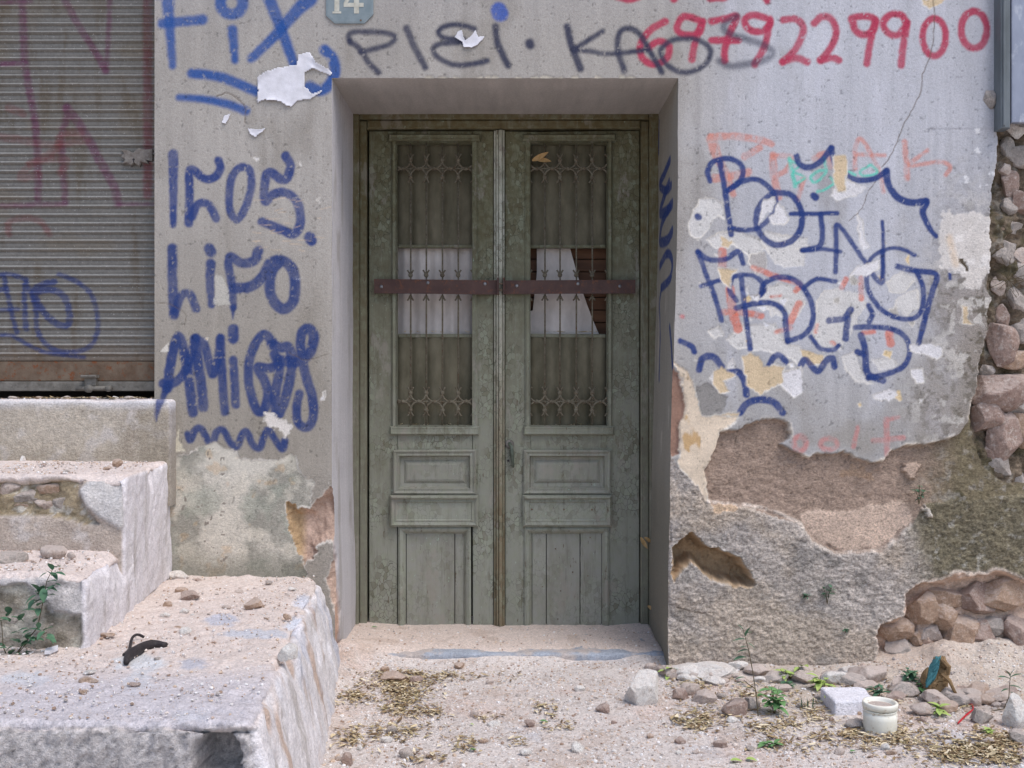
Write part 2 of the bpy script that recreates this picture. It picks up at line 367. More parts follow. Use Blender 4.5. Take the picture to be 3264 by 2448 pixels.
# base colour
base = lin((163, 157, 150))[None] + 0 * X[:, None]
def lerpc(base, col, m): return base + (lin(col)[None] - base) * np.clip(m, 0, 1)[:, None]
base = lerpc(base, (185, 185, 191), sst(640, 780, X + 40 * fb(X, Y, 120, o=3, seed=1)) * .9)
base = lerpc(base, (176, 174, 178), sst(60, -60, Y) * .3)
base = lerpc(base, (148, 140, 128), sst(150, 420, Y) * sst(400, 300, X) * .8)
base = lerpc(base, (160, 156, 152), sst(300, 420, Y + 30 * fb(X, Y, 60, seed=3)) * sst(600, 700, X) * .75)
P = Paint(X, Y, base); P.r = np.zeros(len(X))
st = fb(X, Y, 7, 160, o=4, seed=11); P.c *= (1 + .13 * st[:, None])
P.c *= (1 + .12 * fb(X, Y, 70, o=4, seed=12)[:, None])
P.c = lerpc(P.c, (120, 112, 100), sst(.15, .6, fb(X, Y, 40, 90, o=5, seed=14)) * .35)
P.c = lerpc(P.c, (205, 204, 212), sst(.2, .6, fb(X, Y, 30, 110, o=4, seed=15)) * .35 * sst(600, 720, X))
P.h = .0025 * fb(X, Y, 90, o=3, seed=16) + .0006 * fb(X, Y, 6, 20, o=3, seed=17)
# far right lower grime
P.r = np.maximum(P.r, .45 * sst(890, 980, X + 30 * fb(X, Y, 50, o=4, seed=18)) * sst(110, 330, Y))
gr = sst(880, 990, X + 30 * fb(X, Y, 50, o=4, seed=18)) * sst(110, 330, Y)
P.c = lerpc(P.c, (138, 126, 112), gr * .8)
P.c = lerpc(P.c, (84, 76, 60), gr * sst(.0, .3, fb(X, Y, 7, o=5, seed=19)) * .7)
P.c = lerpc(P.c, (214, 208, 200), gr * sst(.1, .3, fb(X, Y, 9, o=5, seed=20)) * .7)
gl = sst(300, 480, Y) * sst(700, 730, X); P.c = lerpc(P.c, (142, 134, 122), gl * sst(-.1, .5, fb(X, Y, 60, o=4, seed=22)) * .6)

BL = (40, 76, 142); BD = (36, 58, 116); BK = (50, 53, 74); RD = (172, 56, 82); OR = (206, 126, 106)
# --- early peeled layers
LT = (204, 200, 196); OC = (206, 184, 150)
def peel(k, pts, col=LT, d=.0016, lip=.8, **kw): P.poly(k, pts, col, P_h(pts, k, d), lip=lip, tone=.12, **kw)
def P_h(pts, k, d): return d
for q in [(3, [(250, 1210), (330, 1200), (390, 1230), (400, 1330), (360, 1310), (330, 1330), (290, 1400), (240, 1450), (200, 1420), (180, 1380), (210, 1300)]),
          (3, [(640, 1400), (740, 1420), (900, 1440), (910, 1490), (870, 1540), (870, 1610), (790, 1600), (700, 1580), (620, 1460)]),
          (3, [(350, 1420), (470, 1400), (600, 1440), (640, 1500), (560, 1600), (540, 1530), (450, 1480), (340, 1500), (290, 1460)]),
          (6, [(740, 10), (880, 0), (870, 80), (760, 100), (700, 60)]),
          (6, [(1000, 240), (1100, 230), (1220, 270), (1250, 320), (1200, 420), (1170, 470), (1140, 540), (1110, 590), (1000, 600), (930, 520), (960, 430), (960, 300)]),
          (6, [(580, 270), (740, 190), (850, 250), (880, 330), (800, 430), (650, 340), (600, 300)]),
          (6, [(410, 540), (520, 440), (700, 440), (760, 540), (850, 580), (900, 640), (860, 700), (800, 640), (640, 600), (480, 600)]),
          (6, [(1430, 340), (1450, 280), (1550, 240), (1575, 340), (1500, 390)]),
          (6, [(1380, 190), (1480, 130), (1545, 180), (1480, 250), (1400, 250)]),
          (6, [(300, 480), (360, 460), (390, 520), (330, 530)]),
          (6, [(1100, 640), (1200, 600), (1230, 740), (1300, 800), (1200, 790), (1130, 720)]),
          (6, [(1290, 640), (1420, 650), (1440, 700), (1330, 720)])]:
    peel(*q)
peel(6, [(860, 610), (1010, 620), (1000, 680), (900, 690)], OC); peel(6, [(560, 20), (640, 10), (650, 90), (600, 160), (540, 80)], (178, 172, 168))
for k_ in range(46):      # scattered small flakes, both sides
    cx, cy = (rng.uniform(695, 930), rng.uniform(235, 420)) if k_ < 34 else (rng.uniform(165, 325), rng.uniform(110, 450))
    r_ = rng.uniform(1.2, 5 if k_ < 34 else 2.5); a_ = rng.uniform(0, 6.28, 7); a_.sort()
    pts = [(cx + r_ * (rng.uniform(.6, 1.6)) * math.cos(q), cy + r_ * 1.3 * rng.uniform(.5, 1.4) * math.sin(q)) for q in a_]
    P.poly(None, pts, [(206, 202, 200), (214, 190, 150), (176, 170, 162), (222, 220, 222)][k_ % 4], .0016, lip=.5, amp=.5, tone=.1)
# --- orange, teal, pale red
for pts, r in [([(310, 830), (450, 825), (600, 845), (680, 870)], 22), ([(320, 840), (350, 940), (400, 1040), (450, 1180)], (34, 20)), ([(610, 895), (520, 950)], 22), ([(340, 1080), (420, 1070), (540, 1045)], 26),
               ([(690, 940), (700, 1080), (725, 1190)], 24), ([(690, 945), (800, 950), (770, 1030), (720, 1060)], 16), ([(880, 1080), (840, 1210)], 15), ([(940, 960), (1010, 930), (1040, 1010)], 18),
               ([(1190, 1020), (1190, 900), (1220, 840), (1280, 920), (1340, 1050), (1360, 1160)], 14), ([(1200, 935), (1370, 940)], 12), ([(1490, 860), (1500, 980), (1505, 1080)], 18), ([(1630, 910), (1520, 1000), (1700, 980), (1765, 1010), (1740, 1060)], 13)]:
    P.stroke(3, pts, r, OR, .62, 1.3, wear=.5)
for pts, r in [([(385, 0), (385, 100)], 26), ([(570, 100), (700, 150), (850, 200), (830, 240)], 18), ([(430, 230), (450, 380), (480, 470)], 28), ([(390, 370), (520, 375), (620, 395)], 20), ([(850, 320), (790, 440)], 22),
               ([(710, 490), (800, 470)], 14), ([(1135, 170), (1110, 220)], 17), ([(1225, 165), (1228, 290)], 16), ([(1395, 500), (1405, 560)], 26), ([(1240, 495), (1300, 490)], 15), ([(960, 450), (950, 490)], 12), ([(680, 275), (740, 270)], 9), ([(1050, 555), (1060, 560)], 14)]:
    P.stroke(6, pts, r, (206, 108, 84), .75, 1.2, wear=.45)
TL = (88, 196, 174)
for pts, r in [([(790, 960), (810, 1050), (825, 1130)], 13), ([(790, 970), (850, 1000), (820, 1040), (885, 1075), (830, 1115)], 8), ([(1000, 955), (1012, 1040), (950, 1105), (920, 1075), (960, 1040), (1010, 1030)], 9), ([(1040, 1075), (1062, 1110), (1000, 1150), (960, 1160)], 8), ([(1280, 1000), (1220, 1040), (1245, 1065), (1325, 1045), (1290, 1000)], 8), ([(1150, 1040), (1190, 1060)], 8)]:
    P.stroke(3, pts, r, TL, .85, 1., wear=.2)
PR = (192, 128, 124)
P.ring(6, 855, 1165, 36, 42, 18, PR, a=.8, wear=.5); P.ring(6, 1030, 1170, 50, 34, 15, PR, a=.7, wear=.5)
for pts, r in [([(1205, 1070), (1180, 1185)], 14), ([(1378, 1020), (1382, 1235)], 18), ([(1300, 1150), (1480, 1130)], 16), ([(1390, 1020), (1450, 1008)], 12)]: P.stroke(6, pts, r, PR, .75, 1.2, wear=.4)
P.stroke(6, [(140, 395), (145, 398)], 12, (200, 110, 110), .7)
# --- red phone number
for pts in [[(40, 130), (-50, 180), (-110, 270), (-100, 350), (-30, 390), (50, 350), (60, 280), (0, 250), (-60, 290)], [(240, 120), (150, 100), (110, 170), (150, 210), (240, 200), (265, 130)], [(265, 130), (220, 250), (200, 360)],
            [(320, 130), (400, 115), (470, 100), (430, 200), (400, 300), (400, 370)], [(320, 245), (480, 245)], [(650, 110), (570, 90), (520, 120), (550, 180), (620, 190), (670, 150), (672, 115)], [(675, 130), (640, 280), (580, 390)],
            [(755, 120), (830, 115), (875, 170), (850, 260), (800, 330), (750, 375)], [(750, 375), (830, 350), (900, 375)], [(940, 140), (990, 100), (1050, 120), (1075, 200), (1040, 290), (980, 365)], [(980, 365), (1050, 350), (1090, 365)],
            [(1180, 135), (1170, 110), (1250, 98), (1310, 120), (1300, 180), (1240, 210), (1190, 180), (1175, 130)], [(1312, 125), (1280, 260), (1260, 385)], [(1500, 140), (1470, 90), (1400, 90), (1360, 140), (1390, 200), (1450, 210), (1500, 150)], [(1505, 140), (1480, 280), (1467, 395)],
            [(90, -15), (92, -5)], [(310, -8), (400, -14)], [(650, -10), (656, 4)], [(-250, -20), (-180, -5), (-120, -20)], [(1180, -35), (1300, -30)], [(1420, -40), (1560, -30)]]:
    P.stroke(3, pts, 22, RD, .95, 1.7)
P.ring(3, 1668, 225, 70, 114, 21, RD, a=.95); P.ring(3, 1910, 180, 78, 112, 22, RD, a=.95)
# --- black writing over the door
for pts, r in [([(230, 270), (225, 230), (260, 205), (380, 205), (480, 215), (520, 240), (490, 280), (400, 310), (300, 335)], 18), ([(235, 265), (300, 320), (350, 400), (415, 465)], 20), ([(595, 180), (640, 290), (715, 430)], 22),
               ([(1030, 185), (950, 160), (850, 165), (800, 200), (830, 240), (960, 255)], 18), ([(960, 270), (820, 280), (765, 310), (800, 370), (900, 415), (1020, 410), (1110, 390)], 19), ([(1165, 170), (1180, 280), (1245, 420)], 22), ([(1385, 275), (1388, 288)], 30),
               ([(1625, 170), (1655, 300), (1710, 440)], 24), ([(1850, 200), (1740, 270), (1670, 320)], 18), ([(1670, 320), (1780, 330), (1900, 345), (2130, 320)], 17), ([(1990, 450), (1950, 320), (1960, 210), (2020, 180), (2090, 220), (2150, 320), (2230, 460)], 20)]:
    P.stroke(2, pts, r, BK, .94, 2.2)
P.stroke(3, [(110, 235), (230, 240), (310, 300), (290, 380), (200, 435), (110, 430), (40, 380), (10, 310), (50, 260), (110, 235)], 17, BK, .9, 2.2)
P.stroke(3, [(470, 100), (395, 150), (420, 200), (540, 240), (650, 280), (685, 320), (640, 365), (520, 390), (420, 400), (370, 370)], 22, BK, .66, 3.)
P.stroke(2, [(1185, 65), (1195, 88)], 52, (58, 88, 164), .95, 2.)
# --- blue, left pier
FX = (36, 78, 144)
for pts, r in [([(1075, -20), (1085, 150), (1105, 420)], (42, 24)), ([(1040, 150), (1300, 125)], 32), ([(1490, 190), (1505, 385)], (33, 24)), ([(1720, -20), (1800, 180), (1880, 400)], (40, 32)), ([(1990, -10), (1900, 70), (1760, 230), (1610, 375)], (48, 28)),
               ([(1230, 470), (1400, 490), (1550, 545), (1640, 585)], 32), ([(1145, 625), (1300, 635), (1450, 665), (1575, 710)], (22, 30)), ([(2080, 320), (2130, 370), (2148, 450), (2120, 530), (2060, 580), (1985, 555)], 36), ([(1000, -40), (1330, -60)], 34)]:
    P.stroke(1, pts, r, FX, .93, 2.4)
P.ring(1, 1485, 18, 72, 74, 36, FX, a=.93, soft=2.2)
for pts, r in [([(1110, 990), (1112, 1200), (1110, 1440)], (34, 22)), ([(1400, 1030), (1412, 1080), (1380, 1135), (1310, 1145), (1240, 1090), (1213, 1110), (1215, 1250), (1210, 1430)], 28), ([(1230, 1390), (1270, 1310), (1335, 1310), (1385, 1400)], 27),
               ([(1550, 1068), (1600, 1090), (1612, 1180), (1585, 1300), (1530, 1400), (1490, 1385), (1468, 1300), (1480, 1160), (1515, 1090), (1560, 1068)], 26),
               ([(1830, 1000), (1862, 1060), (1840, 1140), (1800, 1150), (1740, 1105), (1710, 1120), (1695, 1200), (1700, 1290), (1750, 1245), (1830, 1235), (1900, 1290), (1925, 1380), (1920, 1450), (1880, 1500), (1800, 1470), (1680, 1420)], 30), ([(1985, 1520), (1995, 1540)], 36)]:
    P.stroke(1, pts, r, BD, .95, 1.5, wear=.12)
for pts, r in [([(1105, -20), (1105, 150), (1115, 410)], 32), ([(1125, 390), (1160, 290), (1215, 275), (1258, 370)], 28), ([(1340, -15), (1352, 5)], 36), ([(1350, 80), (1345, 200), (1355, 345)], (32, 24)), ([(1655, 0), (1630, 60), (1550, 78), (1480, 35), (1463, 80), (1480, 180), (1490, 280), (1495, 360)], (34, 24)), ([(1495, 360), (1490, 435)], (18, 4)),
               ([(1500, 238), (1600, 230), (1680, 170), (1730, 80), (1800, 60), (1870, 110), (1890, 210), (1880, 320), (1820, 372), (1760, 330), (1728, 240), (1745, 130), (1800, 62)], 35),
               ([(1075, 880), (1090, 740), (1135, 560), (1165, 590), (1200, 740), (1220, 900), (1235, 1035)], 33), ([(1045, 850), (1105, 850), (1175, 790), (1230, 660), (1250, 565)], 30), ([(1250, 565), (1265, 700), (1290, 850), (1302, 1000)], 34), ([(1260, 562), (1310, 600), (1340, 720), (1365, 790), (1400, 670), (1412, 560)], 29), ([(1412, 560), (1425, 800), (1440, 1030)], 29),
               ([(1075, 860), (1060, 900), (1045, 940)], (28, 18)), ([(1495, 505), (1495, 560)], 37), ([(1495, 700), (1505, 850), (1510, 985)], 28), ([(1745, 580), (1690, 535), (1630, 610), (1595, 720), (1600, 880), (1650, 1025), (1700, 1000), (1715, 900), (1690, 820), (1650, 748), (1720, 750), (1780, 740)], 31),
               ([(1740, 600), (1800, 620), (1850, 620), (1872, 720), (1840, 900), (1790, 1040), (1768, 1035), (1768, 900), (1790, 760), (1760, 660)], 33), ([(1790, 700), (1900, 712), (1985, 650), (2012, 545), (1970, 495), (1930, 545), (1932, 650), (1960, 800), (2000, 930), (2008, 1060), (1970, 1130), (1912, 1100), (1900, 1000), (1920, 915)], (36, 28)),
               ([(1205, 1175), (1222, 1210), (1250, 1150), (1290, 1140), (1330, 1210), (1360, 1240), (1390, 1160), (1430, 1148), (1480, 1230), (1520, 1252), (1550, 1180), (1580, 1160), (1620, 1240), (1665, 1262), (1690, 1190), (1720, 1150), (1770, 1220), (1810, 1268), (1825, 1215)], 24)]:
    P.stroke(4, pts, r, (34, 56, 110), .95, 1.6, wear=.1)
# --- blue, right
for pts, r in [([(310, 1095), (295, 1040), (330, 980), (420, 960), (490, 990), (510, 1050), (480, 1110), (410, 1160)], 17), ([(370, 985), (400, 1150), (420, 1300), (440, 1420)], 18), ([(420, 1150), (500, 1100), (600, 1090), (680, 1150), (710, 1220), (680, 1310), (600, 1380), (520, 1395), (430, 1380)], 16),
               ([(700, 1165), (800, 1180), (860, 1270), (860, 1380), (800, 1460), (700, 1482), (610, 1410), (590, 1310), (630, 1220), (700, 1165)], 19), ([(940, 1185), (950, 1195)], 22), ([(235, 1310), (241, 1316)], 20), ([(800, 1295), (940, 1295), (1080, 1290)], 14), ([(980, 1300), (990, 1400), (975, 1490), (870, 1515)], 17),
               ([(870, 1520), (1000, 1510), (1100, 1525)], 13), ([(1070, 1650), (1075, 1500), (1075, 1365), (1120, 1400), (1190, 1500), (1260, 1600)], 15), ([(1355, 1340), (1360, 1480), (1355, 1680)], 11), ([(1270, 1600), (1300, 1550), (1400, 1505), (1480, 1510), (1550, 1545)], 13),
               ([(835, 945), (850, 990), (900, 1015), (970, 985), (1020, 930), (1045, 897)], 19), ([(1045, 897), (1060, 970), (1110, 1040), (1180, 1085), (1270, 1090), (1340, 1065), (1380, 1035)], 18), ([(1380, 1035), (1390, 1110), (1440, 1190), (1520, 1225), (1620, 1220)], 22), ([(1620, 1220), (1600, 1290), (1640, 1380), (1680, 1430)], (24, 14))]:
    P.stroke(3, pts, r, BD, .96, 1.1)
for pts, r in [([(235, 5), (300, 50), (400, 50), (480, 5), (510, 75)], 17), ([(240, 10), (290, 150), (340, 280), (380, 420)], 16), ([(255, 212), (400, 170), (520, 145), (600, 165), (640, 230), (612, 270)], 15), ([(500, 170), (520, 350), (555, 592)], 17), ([(440, 170), (428, 240), (470, 300)], 16),
               ([(470, 345), (600, 315), (700, 320), (760, 370), (770, 460), (780, 550)], 18), ([(620, 260), (640, 195), (740, 157), (830, 180), (900, 260), (935, 360), (920, 460), (860, 520), (780, 545)], 17), ([(880, 220), (960, 170), (1070, 185)], 15), ([(920, 520), (980, 590), (1060, 597), (1090, 570)], 15), ([(1030, 420), (1120, 408), (1165, 355)], 20), ([(1145, 410), (1130, 530)], 20),
               ([(1270, 330), (1295, 380), (1275, 430)], 16), ([(1190, 462), (1300, 460), (1420, 475), (1500, 530), (1520, 620), (1480, 700), (1380, 745), (1270, 770)], 17), ([(1225, 510), (1250, 600), (1265, 740), (1360, 785)], 21), ([(1445, 95), (1560, 120), (1680, 142), (1660, 240), (1620, 380), (1575, 560)], 18),
               ([(1560, 125), (1600, 220), (1600, 330), (1560, 400), (1480, 412), (1370, 370), (1290, 280), (1260, 190), (1275, 115), (1315, 165), (1352, 190), (1358, 100), (1355, 0)], 16), ([(1200, 610), (1240, 625)], 18), ([(1760, 110), (1765, 170)], 9),
               ([(130, 545), (200, 580), (215, 610)], 18), ([(245, 720), (265, 650), (330, 640), (380, 700)], 21), ([(385, 745), (480, 735), (520, 800), (530, 870)], 21), ([(490, 980), (540, 920), (620, 900), (700, 920), (750, 980)], 22), ([(660, 720), (690, 650), (730, 630), (770, 670)], 19), ([(860, 690), (890, 660), (960, 730), (1010, 670), (1050, 650), (1065, 700)], 20)]:
    P.stroke(6, pts, r, BD, .96, 1.1, wear=.12)
# --- late peeling over the paint
for q in [(3, [(640, 1210), (690, 1205), (700, 1240), (680, 1290), (640, 1290), (600, 1360), (615, 1290)]), (3, [(720, 1240), (760, 1250), (790, 1310), (760, 1350), (700, 1352), (660, 1320), (700, 1300)]),
          (3, [(1130, 1090), (1200, 1110), (1260, 1130), (1200, 1180), (1130, 1190), (1080, 1220), (1045, 1190), (1060, 1150)]), (3, [(1210, 1290), (1240, 1330), (1240, 1420), (1270, 1490), (1230, 1510), (1210, 1400)]),
          (6, [(1190, 100), (1260, 75), (1340, 50), (1335, 90), (1255, 150), (1165, 145)]), (6, [(1520, 570), (1600, 560), (1700, 570), (1712, 640), (1680, 662), (1620, 620), (1530, 600)]), (6, [(1530, 720), (1600, 710), (1610, 790), (1550, 800)]), (6, [(1290, 870), (1400, 830), (1450, 880), (1380, 910), (1300, 890)]),
          (6, [(700, 760), (800, 720), (860, 700), (870, 860), (820, 880), (740, 820)]), (6, [(600, 270), (560, 260), (540, 265), (600, 305)])]:
    peel(*q, col=(216, 212, 212))
for q in [(3, [(1070, 940), (1130, 945), (1135, 1000), (1125, 1150), (1080, 1160), (1060, 1080)]), (3, [(370, 1430), (450, 1470), (420, 1500), (380, 1480)]), (3, [(1600, -10), (1730, -10), (1720, 20), (1640, 50), (1605, 25)]), (6, [(370, 110), (480, 120), (440, 160), (430, 230), (380, 180)]),
          (6, [(500, 640), (560, 615), (610, 640), (630, 700), (760, 700), (740, 800), (620, 860), (540, 820), (520, 740)]), (6, [(330, 740), (380, 705), (460, 740), (440, 770), (400, 790), (440, 850), (370, 860), (330, 800)]), (6, [(1830, 340), (1880, 340), (1870, 400), (1900, 440), (1840, 440), (1840, 390)]),
          (6, [(370, 990), (480, 980), (480, 1010), (400, 1090), (330, 1050)])]:
    peel(*q, col=(206, 184, 152))
P.poly(6, [(220, 830), (300, 810), (360, 850), (430, 890), (350, 1000), (270, 1040), (230, 930)], (140, 136, 132), .002, tone=.1, amp=1.5)
# white scaly strip by the right edge
I = P.sub(vz(3, [(1650, 780), (2060, 1659)]), 0)
m = sst(-.05, .12, fb(P.X[I], P.Y[I], 12, o=5, seed=31) + .35 * sst(255, 285, P.Y[I]) - .3 * sst(262, 235, P.Y[I]) - .1) * sst(945, 962, P.X[I] + 8 * fb(P.X[I], P.Y[I], 14, seed=32))
P.c[I] += (lin((222, 220, 220)) - P.c[I]) * m[:, None]; P.h[I] += .002 * (1 - m)
P.poly(6, [(1700, 0), (1720, -240), (2010, -230), (2030, 0), (2000, 120), (1950, 230), (1860, 240), (1850, 160), (1700, 110)], (222, 214, 206), .0005, a=.75, amp=2.4, tone=.15)
P.poly(6, [(1820, 20), (1870, 60), (1880, 130), (1840, 120)], (84, 74, 62), .002, amp=2.5); P.stroke(3, [(1760, 1440), (1800, 1600)], 20, (216, 190, 160), .6, 3)
# left edge of the right pier: pale worn strip, brown strip
P.poly(6, [(100, 650), (180, 740), (210, 830), (260, 1000), (370, 1010), (480, 1000), (390, 1100), (330, 1220), (300, 1300), (290, 1440), (320, 1530), (230, 1440), (140, 1320), (130, 1200), (140, 1050), (150, 850)], (214, 196, 174), .004, amp=1.4, tone=.2, lip=.8)
I = P.sub(vz(6, [(140, 700), (260, 1250)]), 0); q = sst(.1, .4, fb(P.X[I], P.Y[I], 12, 22, o=4, seed=41)) * (psd(vz(6, [(100, 650), (180, 740), (260, 1000), (250, 1250), (140, 1200)]), P.X[I], P.Y[I]) > 0)
P.c[I] += (lin((188, 150, 98)) - P.c[I]) * (q * .8)[:, None]
P.poly(6, [(70, 700), (110, 740), (135, 790), (155, 900), (140, 1060), (125, 1240), (60, 1260)], (150, 118, 102), .02, amp=1.2, tone=.25, dsoft=2)
# brown render laid bare
A1 = [(320, 1530), (295, 1440), (290, 1330), (330, 1220), (390, 1100), (470, 1080), (620, 1030), (730, 1020), (780, 1040), (792, 1130), (740, 1180), (820, 1212), (910, 1250), (970, 1222), (1060, 1240), (1130, 1212), (1190, 1262), (1280, 1292), (1360, 1272), (1400, 1212), (1500, 1182), (1600, 1180), (1720, 1160), (1830, 1120),
      (1880, 1050), (1900, 900), (1935, 850), (1950, 680), (1990, 450), (2022, 300), (2000, 200), (2010, 90), (2020, 0), (2010, -230), (2040, -420), (2060, -640), (2055, -830), (2300, -900), (4500, -900), (4500, 2300), (60, 2300), (60, 1650)]
pa = vz(6, A1); I = P.sub(pa, 12); sdA = psd(pa, P.wx[I], P.wy[I]); inA = np.clip(sdA + .5, 0, 1)
x, y = P.X[I], P.Y[I]
rub = lin((160, 139, 124))[None] * (1 + .22 * fb(x, y, 9, 5, o=5, seed=42))[:, None]
mossy = sst(905, 965, x + 26 * fb(x, y, 40, o=4, seed=43))
rub = rub + (lin((112, 104, 80))[None] * (1 + .35 * fb(x, y, 5, o=4, seed=44))[:, None] - rub) * (mossy * .85)[:, None]
rub = rub + (lin((74, 70, 44))[None] - rub) * (mossy * sst(.1, .4, fb(x, y, 26, o=4, seed=45)) * .6)[:, None]
rub = rub + (lin((176, 170, 162))[None] - rub) * (sst(.15, .5, fb(x, y, 8, o=5, seed=46)) * .45 * mossy)[:, None]
P.c[I] += (rub - P.c[I]) * inA[:, None]; P.r[I] = np.maximum(P.r[I], inA * .75)
rel = .010 * fb(x, y, 26, o=3, seed=47) + .004 * fb(x, y, 7, 5, o=4, seed=48) + .003 * fb(x, y, 2.8, 2.2, o=2, seed=148)
P.h[I] += (.032 + rel - P.h[I]) * np.clip(sdA / 2 + .5, 0, 1)
ed = np.exp(-((sdA + 1.0) / 1.6) ** 2) * np.clip(.15 + 2.2 * fb(x, y, 14, seed=49), 0, 1) * (x < 985)
P.c[I] += (lin((216, 204, 188)) - P.c[I]) * ed[:, None]; P.h[I] -= .003 * ed
# lower grey roughcast, nearer than the brown one
B1 = [(60, 330), (60, -250), (150, -130), (230, -40), (320, 60), (450, 80), (560, 90), (700, 130), (800, 160), (870, 200), (950, 290), (1070, 370), (1350, 350), (1480, 250), (1560, 160), (1650, 60), (2300, 0), (4500, 0), (4500, 1400), (60, 1400)]
pb = vz(9, B1); I = P.sub(pb, 12); sdB = psd(pb, P.wx[I], P.wy[I]); x, y = P.X[I], P.Y[I]; inB = np.clip(sdB + .5, 0, 1)
gcol = lin((178, 168, 160))[None] * (1 + .2 * fb(x, y, 34, o=4, seed=151) + .3 * fb(x, y, 6, 3.2, o=4, seed=51))[:, None]
gcol = gcol + (lin((188, 170, 150))[None] - gcol) * (sst(.0, .5, fb(x, y, 50, o=4, seed=152) + .5 * sst(560, 650, y)) * .55)[:, None]
ms = sst(895, 945, x - .25 * (y - 560) + 16 * fb(x, y, 30, seed=52)) * sst(640, 600, y)
mc = lin((112, 104, 82))[None] * (1 + .5 * fb(x, y, 4.5, o=4, seed=53))[:, None]
gcol = gcol + (lin((128, 124, 120))[None] - gcol) * (sst(.1, .5, fb(x, y, 28, 18, o=4, seed=153)) * .5)[:, None]; gcol = gcol + (mc - gcol) * (ms * .9)[:, None]
gcol = gcol + (lin((184, 180, 172))[None] - gcol) * (sst(.2, .5, fb(x, y, 7, o=5, seed=54)) * .5 * ms)[:, None]
P.c[I] += (gcol - P.c[I]) * inB[:, None]
rel = .009 * fb(x, y, 40, o=2, seed=55) + .005 * fb(x, y, 9, 6.5, o=4, seed=56) + .0055 * fb(x, y, 3.1, 2.4, o=2, seed=156); P.r[I] = np.maximum(P.r[I], inB)
P.h[I] += (.006 + rel + .018 * ms - P.h[I]) * np.clip(sdB / 5 + .5, 0, 1)
P.stroke(6, [(300, 1520), (420, 1535), (560, 1545), (700, 1580), (800, 1620), (870, 1660)], 9, (214, 200, 188), .9, 1.5, wear=.7, dep=-.006)
P.stroke(9, [(860, 170), (910, 250), (970, 310), (1070, 360), (1200, 350), (1340, 345), (1440, 280), (1540, 190)], 10, (214, 202, 190), .85, 1.6, wear=.7, dep=-.006)
P.poly(9, [(880, 140), (960, 100), (1100, 110), (1200, 100), (1300, 60), (1500, 62), (1550, 150), (1480, 230), (1350, 320), (1200, 335), (1080, 350), (960, 280), (890, 200)], (204, 180, 162), .028, amp=1.5, tone=.25, dsoft=2.5)
P.poly(6, [(1110, 1320), (1200, 1310), (1310, 1330), (1320, 1390), (1220, 1380), (1130, 1370)], (168, 140, 116), None, amp=2, a=.7); P.poly(6, [(1490, 1290), (1600, 1290), (1560, 1380), (1500, 1390)], (190, 166, 148), .012, amp=2)
P.poly(9, [(1620, 90), (1680, 90), (1670, 150), (1640, 140)], (216, 206, 194), .0, amp=2)
P.poly(6, [(320, 1530), (470, 1540), (480, 1580), (340, 1600)], (204, 176, 148), .01, amp=1.5)
# hole beside the door
HO = [(80, 335), (120, 285), (160, 262), (200, 240), (250, 280), (300, 318), (400, 340), (480, 370), (535, 430), (570, 480), (590, 555), (540, 585), (470, 575), (390, 545), (310, 515), (250, 455), (200, 425), (150, 455), (120, 500), (88, 545)]
r_ = P.poly(9, HO, (176, 152, 124), None, amp=1.2, lip=1.0, tone=.25)
I, sd = r_; P.h[I] += np.where(sd > 0, .13 * sst(0, 7, sd) + .025 * sst(0, 1, sd) + .02 * fb(P.X[I], P.Y[I], 9, o=3, seed=140), 0); P.r[I] *= (sd < 0)
# stone cavity low on the right
CV = [(1300, 1100), (1330, 900), (1345, 810), (1420, 775), (1480, 740), (1500, 600), (1590, 552), (1700, 532), (1850, 492), (1960, 480), (2060, 470), (2212, 520), (2600, 560), (4500, 560), (4500, 1500), (1300, 1500)]
pc = vz(9, CV); I = P.sub(pc, 12); sdC = psd(pc, P.wx[I] + 5 * fb(P.X[I], P.Y[I], 26, o=4, seed=158), P.wy[I] + 5 * fb(P.X[I], P.Y[I], 26, o=4, seed=159)); x, y = P.X[I], P.Y[I]
P.c[I] += (lin((206, 180, 162))[None] * (1 + .25 * fb(x, y, 10, o=5, seed=57))[:, None] - P.c[I]) * np.clip(sdC + .5, 0, 1)[:, None]
P.r[I] *= 1 - .6 * np.clip(sdC, 0, 1)
P.h[I] += np.clip(sdC, 0, 1) * (.085 * sst(0, 10, sdC) + .02 + .045 * fb(x, y, 18, o=5, seed=58) - P.h[I])
P.c[I] += (lin((214, 198, 184)) - P.c[I]) * (np.exp(-((sdC + 1) / 1.6) ** 2) * .8)[:, None]
# rubble strip on the far right
RS = [(2060, -900), (2060, -640), (2040, -420), (2030, -230), (2020, 0), (2010, 200), (2022, 300), (2000, 450), (1950, 690), (1935, 850), (1905, 950), (1925, 1100), (1950, 1200), (1990, 1300), (2090, 1390), (2180, 1430), (2300, 1400), (4500, 1400), (4500, -900)]
pr = vz(6, RS); I = P.sub(pr, 12); sdR = psd(pr, P.wx[I] + 1, P.wy[I]); x, y = P.X[I], P.Y[I]; mr = np.clip(sdR / 2 + .5, 0, 1)
rc = lin((118, 104, 88))[None] * (1 + .45 * fb(x, y, 8, o=5, seed=61))[:, None]
rc = rc + (lin((70, 68, 42)) - rc) * (sst(.05, .35, fb(x, y, 20, o=4, seed=62)) * .6)[:, None]
rc = rc + (lin((150, 146, 138)) - rc) * (sst(.15, .4, fb(x, y, 10, o=5, seed=63)) * .5)[:, None]
P.c[I] += (rc - P.c[I]) * mr[:, None]; P.h[I] += (.05 + .05 * fb(x, y, 22, o=4, seed=64) + .03 * np.abs(fb(x, y, 15, o=3, seed=66)) - P.h[I]) * mr
